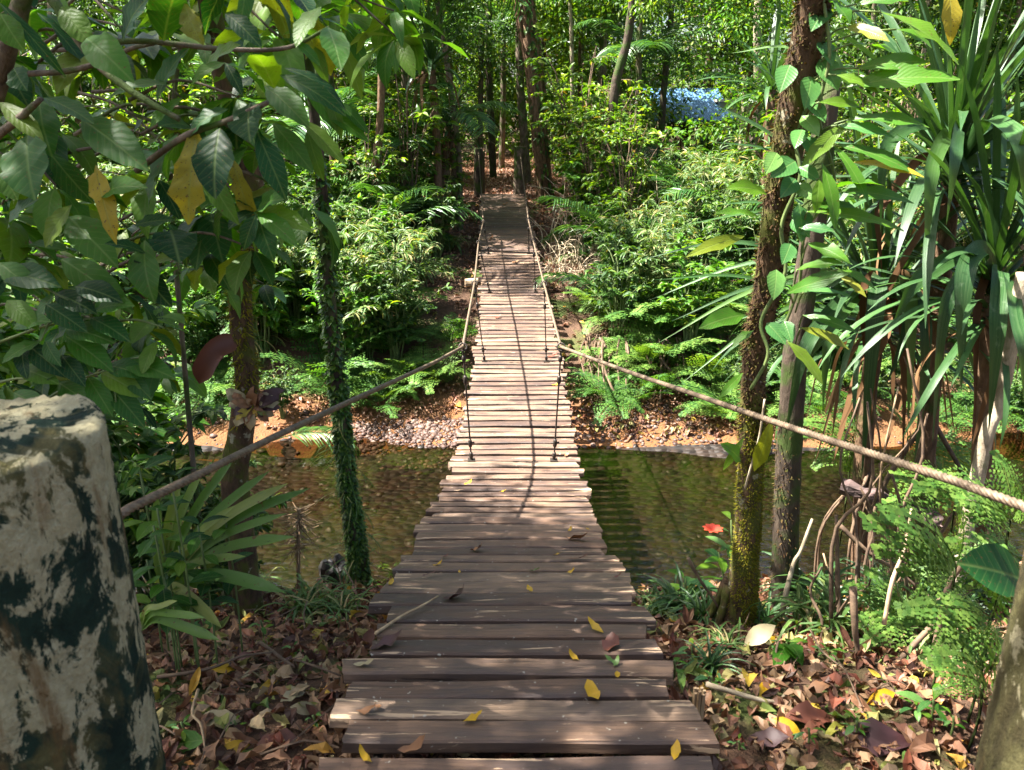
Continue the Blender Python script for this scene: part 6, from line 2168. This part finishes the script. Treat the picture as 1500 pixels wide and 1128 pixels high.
# larger single leaves lying on the litter
BIGL = [(320, 1065, .12, 'leaftan', 'pale cream green leaf lying flat near the bottom left'), (375, 1000, .11, 'leaftan', 'pale brown upright leaf left of the near planks'), (440, 1020, .10, 'leaftan', 'grey tan leaf standing near the left plank ends'),
        (235, 1015, .09, 'leafbrown', 'curled orange tan leaf touching the big left post'), (345, 1108, .08, 'leafyellow', 'orange yellow leaf at the bottom left'), (325, 990, .09, 'leafyellow', 'yellow tan leaf beside the thin brown stick'), (300, 1000, .08, 'leafbrown', 'tan folded leaf under the thin brown stick'),
        (410, 1095, .12, 'leafred', 'reddish leaf near the bottom edge left of the deck'), (430, 1030, .08, 'leaftan', 'small cream leaf left of the third plank'), (447, 1050, .08, 'leaftan', 'pale yellowish leaf beside the cream one'), (275, 1100, .13, 'broad', 'big green leaf lying at the foot of the big left post'),
        (1290, 1033, .09, 'leafyellow', 'round orange leaf lying on green litter at the right'), (1197, 1018, .08, 'leafbrown', 'orange brown leaf beside the crooked pale branch'), (1185, 1060, .16, 'leafred', 'long glossy dark red leaf at the bottom right'), (1280, 1095, .22, 'leafpurple', 'large purple brown leaf at the bottom right corner'),
        (1330, 967, .09, 'leafbrown', 'pinkish brown leaf below the bright ferns'), (1120, 1020, .08, 'leafyellow', 'small yellow leaf right of the deck edge'), (1230, 1060, .09, 'grass', 'yellow green leaf among the right litter'), (1040, 958, .09, 'leafbrown', 'orange leaf near the foot of the mossy tree'), (1130, 950, .09, 'leafyellow', 'orange and yellow leaf beside the creamy pale leaf'),
        (1120, 1095, .12, 'leafpurple', 'dark plum leaf low on the right litter'), (1150, 1075, .08, 'leafyellow', 'amber leaf at the bottom of the right litter'), (355, 975, .08, 'leafred', 'bright red brown leaf behind the yellow tan leaf'), (470, 1085, .08, 'leafbrown', 'rust leaf against the lowest left plank ends'), (1240, 905, .09, 'lance', 'pale green pointed leaf hanging in the dead stems'),
        (540, 950, .10, 'leafred', 'rust brown leaf tucked against the left plank ends'), (1360, 1030, .07, 'leafbrown', 'small brown leaf under the lowest right fern'), (420, 985, .09, 'leafpurple', 'dark wine leaf amid the litter left of the deck')]
for (x, y, s, mt_, lab) in BIGL:
    p = gpt(x, y) + (0, 0, 0.03)
    a = R.uniform(0, 2 * PI)
    d = np.array([math.cos(a), math.sin(a), R.normal(0, .2)]) * s
    o = leaf_obj(None, p - d / 2, p + d / 2, mt_, 0.46, UP + R.normal(0, .25, 3) + (0, -.4, 0), 0.7, name='fallen_leaf', wavy=0.4, ragged=0.1)
    tag(o, lab, 'leaf')

# leaves on the planks: px, py, length, angle, material, width ratio, droop, label
DL = [(643, 830, .055, 20, 'leafyellow', .36, 'curled yellow leaf on the left part of the deck before the brown rectangular one'), (673, 841, .022, 100, 'leafyellow', .5, 'tiny yellow fleck of a leaf next to the curled yellow leaf'), (817, 815, .05, -5, 'leafyellow', .36, 'flat golden leaf just left of the long red sliver'),
      (837, 841, .045, 15, 'leafyellow', .45, 'orange yellow leaf right of the small green leaf'), (776, 867, .05, 110, 'leafyellow', .42, 'small upright yellow leaf in the middle of the deck'), (872, 923, .09, 118, 'leafyellow', .28, 'long curved yellow leaf near the right plank ends'), (839, 966, .05, 130, 'leafyellow', .36, 'orange curled leaf left of the red brown folded leaf'),
      (867, 1018, .075, 110, 'leafyellow', .55, 'torn yellow leaf right of the sun patch'), (694, 1057, .06, 25, 'leafyellow', .45, 'bright yellow oval leaf on the lowest full plank'), (835, 779, .045, 60, 'leafyellow', .4, 'yellow scrap behind the large brown leaf'), (861, 778, .035, 140, 'leafyellow', .4, 'second yellow scrap right of the large brown leaf'),
      (573, 857, .05, 80, 'leafyellow', .4, 'pale yellow leaf on the left plank end above the twig'), (533, 1113, .06, 140, 'leafyellow', .32, 'yellow crescent leaf at the bottom left of the deck'), (990, 1106, .06, 70, 'leafyellow', .4, 'yellow leaf at the bottom right of the deck'), (904, 993, .025, 90, 'leafyellow', .7, 'tiny square yellow leaf below the green sprig'),
      (700, 808, .075, 0, 'leafbrown', .75, 'rectangular tan leaf across the wide planks'), (845, 792, .15, -40, 'leafbrown', .38, 'large pointed tan brown leaf on the right of the deck'), (850, 821, .12, 2, 'leafred', .14, 'long thin red sliver of a leaf'), (670, 878, .11, 15, 'leafpurple', .55, 'crumpled dark red leaf casting a shadow left of centre'),
      (568, 947, .12, 35, 'leafpurple', .42, 'crumpled purple brown leaf on the left plank ends'), (895, 948, .09, 70, 'leafred', .62, 'folded red brown leaf near the right plank ends'), (542, 1046, .075, -5, 'leafbrown', .38, 'curled brown leaf on the lower left plank'), (555, 1040, .03, -40, 'leafbrown', .5, 'small brown fragment beside the curled brown leaf'), (535, 977, .07, 0, 'leaftan', .34, 'flat cream tan leaf on a left plank end'),
      (610, 1100, .09, 10, 'leafbrown', .4, 'orange brown leaf in the gap before the lowest plank'), (783, 839, .05, -15, 'leafgreen', .45, 'small dull green leaf in the middle of the wide planks'), (895, 972, .05, 140, 'leafgreen', .34, 'green sprig leaf above the tiny square yellow one'), (903, 975, .045, 60, 'leafgreen', .34, 'narrow green leaf crossing the green sprig'),
      (730, 466, .10, 30, 'leafred', .5, 'red leaf lying alone on the far sunlit planks'), (810, 523, .14, 30, 'leafred', .5, 'pinkish red leaf beside the second right hanger'), (687, 710, .07, 20, 'leafyellow', .4, 'yellow leaf before the first left hanger'), (815, 565, .09, 0, 'leafyellow', .36, 'yellow leaf on the right side of the middle planks'),
      (737, 722, .05, 10, 'leafyellow', .4, 'small yellow leaf in the centre of the middle planks'), (830, 668, .06, 60, 'leafbrown', .4, 'tiny brown leaf right of the first right hanger'), (740, 300, .14, 20, 'leafbrown', .5, 'brown leaf on the farthest planks'), (755, 385, .12, 0, 'leafbrown', .5, 'russet leaf near the crosswise log'), (720, 350, .12, 40, 'leafbrown', .5, 'rust leaf on the shaded far planks'),
      (635, 842, .03, 0, 'leafred', .4, 'little red fragment near the left plank ends'), (653, 818, .04, 40, 'leafred', .4, 'small red brown fragment left of the rectangular tan leaf'), (905, 848, .05, 5, 'leafred', .3, 'red sliver at the right plank ends'), (624, 846, .035, 15, 'leafpurple', .5, 'small dark shrivelled leaf on the left planks')]
for k, (x, y, s, a, mt_, wr, lab) in enumerate(DL):
    Y = solve_Y(y)
    p = np.array([at_y(x, y, Y)[0], Y, deck_z(Y) + 0.006])
    sl = (deck_z(Y + 0.1) - deck_z(Y - 0.1)) / 0.2
    aa = rad(a)
    d = np.array([math.cos(aa), math.sin(aa), math.sin(aa) * sl]) * s
    me = leaf_mesh(mt_, wr, -0.9 if k % 3 else -1.6, k % 6, wavy=0.35, ragged=0.08)
    o = link('fallen_leaf', me, None, p - d / 2 + (0, 0, 0.004), euler_from(d, (R.normal(0, .12), -sl + R.normal(0, .12), 1)), s)
    tag(o, lab, 'leaf', 'leaves lying on the planks of the footbridge')


# ---------------------------------------------------------------- shade trees standing beside and behind the camera
CAN = [tree_mesh(700 + k, 8.6, 5.0, 2.1, 28, 135, 0.16, 'forest', 'bark', 0.12, 0.0, cr=0.55) for k in range(2)]
for i, (x, y, k, s, lab) in enumerate([(-4.2, 3.3, 0, 0.85, 'tall shade tree rising beside the left bank out of view'), (-3.7, 1.0, 1, 0.86, 'tall shade tree close behind the big left post'), (-5.6, 2.7, 1, 1.0, 'tall shade tree farther left of the near bank'),
                                       (-3.3, 15.4, 0, 0.80, 'tall shade tree left of the path end'), (-1.6, -1.6, 0, 0.9, 'tall shade tree behind the lower right post')]):
    o = copy_plant('shade_tree', 'tree', [('crown', CAN[k][0], 1), ('trunk', CAN[k][1], 0)], (x, y, float(ground_z(x, y))), i * 1.9, s, None, lab)
    PLANTS.pop()

# ---------------------------------------------------------------- labels for the plants that repeat
ORD = ['nearest', 'second', 'third', 'fourth', 'fifth', 'sixth', 'seventh', 'eighth', 'ninth', 'tenth', 'eleventh', 'twelfth', 'thirteenth', 'fourteenth', 'fifteenth', 'sixteenth', 'seventeenth', 'eighteenth', 'nineteenth', 'twentieth'] + ['twenty ' + w for w in ('first', 'second', 'third', 'fourth', 'fifth', 'sixth', 'seventh', 'eighth', 'ninth')] + ['thirtieth'] + ['thirty ' + w for w in ('first', 'second', 'third', 'fourth', 'fifth', 'sixth', 'seventh', 'eighth', 'ninth')] + ['fortieth'] * 30
WORD = {'fern': 'green fern', 'shrub': 'leafy green shrub', 'sapling': 'thin leafy sapling', 'bamboo_clump': 'narrow leaved bamboo', 'grass_tuft': 'long grass tuft', 'young_palm': 'young palm', 'forest_tree': 'slim leafy forest tree', 'tall_tree': 'tall leafy tree',
        'slender_tree': 'bare slender trunk', 'stemmed_palm': 'palm on a bare stem', 'dead_twig_tangle': 'bleached twig tangle', 'seedling': 'small bright seedling', 'glossy_seedling': 'glossy leaved seedling', 'grass_clump': 'small dark grass clump'}
byz = {}
for (o, kind, zone) in PLANTS:
    if zone is None:
        continue
    byz.setdefault((kind, zone), []).append(o)
for (kind, zone), L in byz.items():
    L.sort(key=lambda q: abs(q.location.x) if 'near deck' not in zone[0] else q.location.y)
    for i, o in enumerate(L):
        side = (' on the ' + zone[1] + ' side') if zone[1] else ''
        if len(L) == 1:
            o['label'] = 'only ' + WORD[kind] + ' ' + zone[0] + side
        elif 'near deck' in zone[0]:
            o['label'] = ORD[i] + ' ' + WORD[kind] + ' from the camera ' + zone[0]
        else:
            o['label'] = ORD[i] + ' ' + WORD[kind] + ' out from the bridge ' + zone[0] + ', ' + zone[1]
        o['group'] = WORD[kind] + 's ' + zone[0]
byn = [o for o in scn.objects if o.name.startswith('fallen_branch') and o.get('label') == '']
byn.sort(key=lambda o: o.matrix_world.translation.x + sum(v.co.x for v in o.data.vertices) / len(o.data.vertices))
for i, o in enumerate(byn):
    o['label'] = 'thin dead stem among the stilt roots, number from the left: ' + ORD[i] if False else (ORD[i] if i < 20 else 'last but ' + ORD[len(byn) - i].replace('nearest', 'one')) .replace('nearest', 'leftmost') + ' thin dead stem counting rightwards through the screw pine roots'
    o['group'] = 'thin dead stems round the screw pine roots'
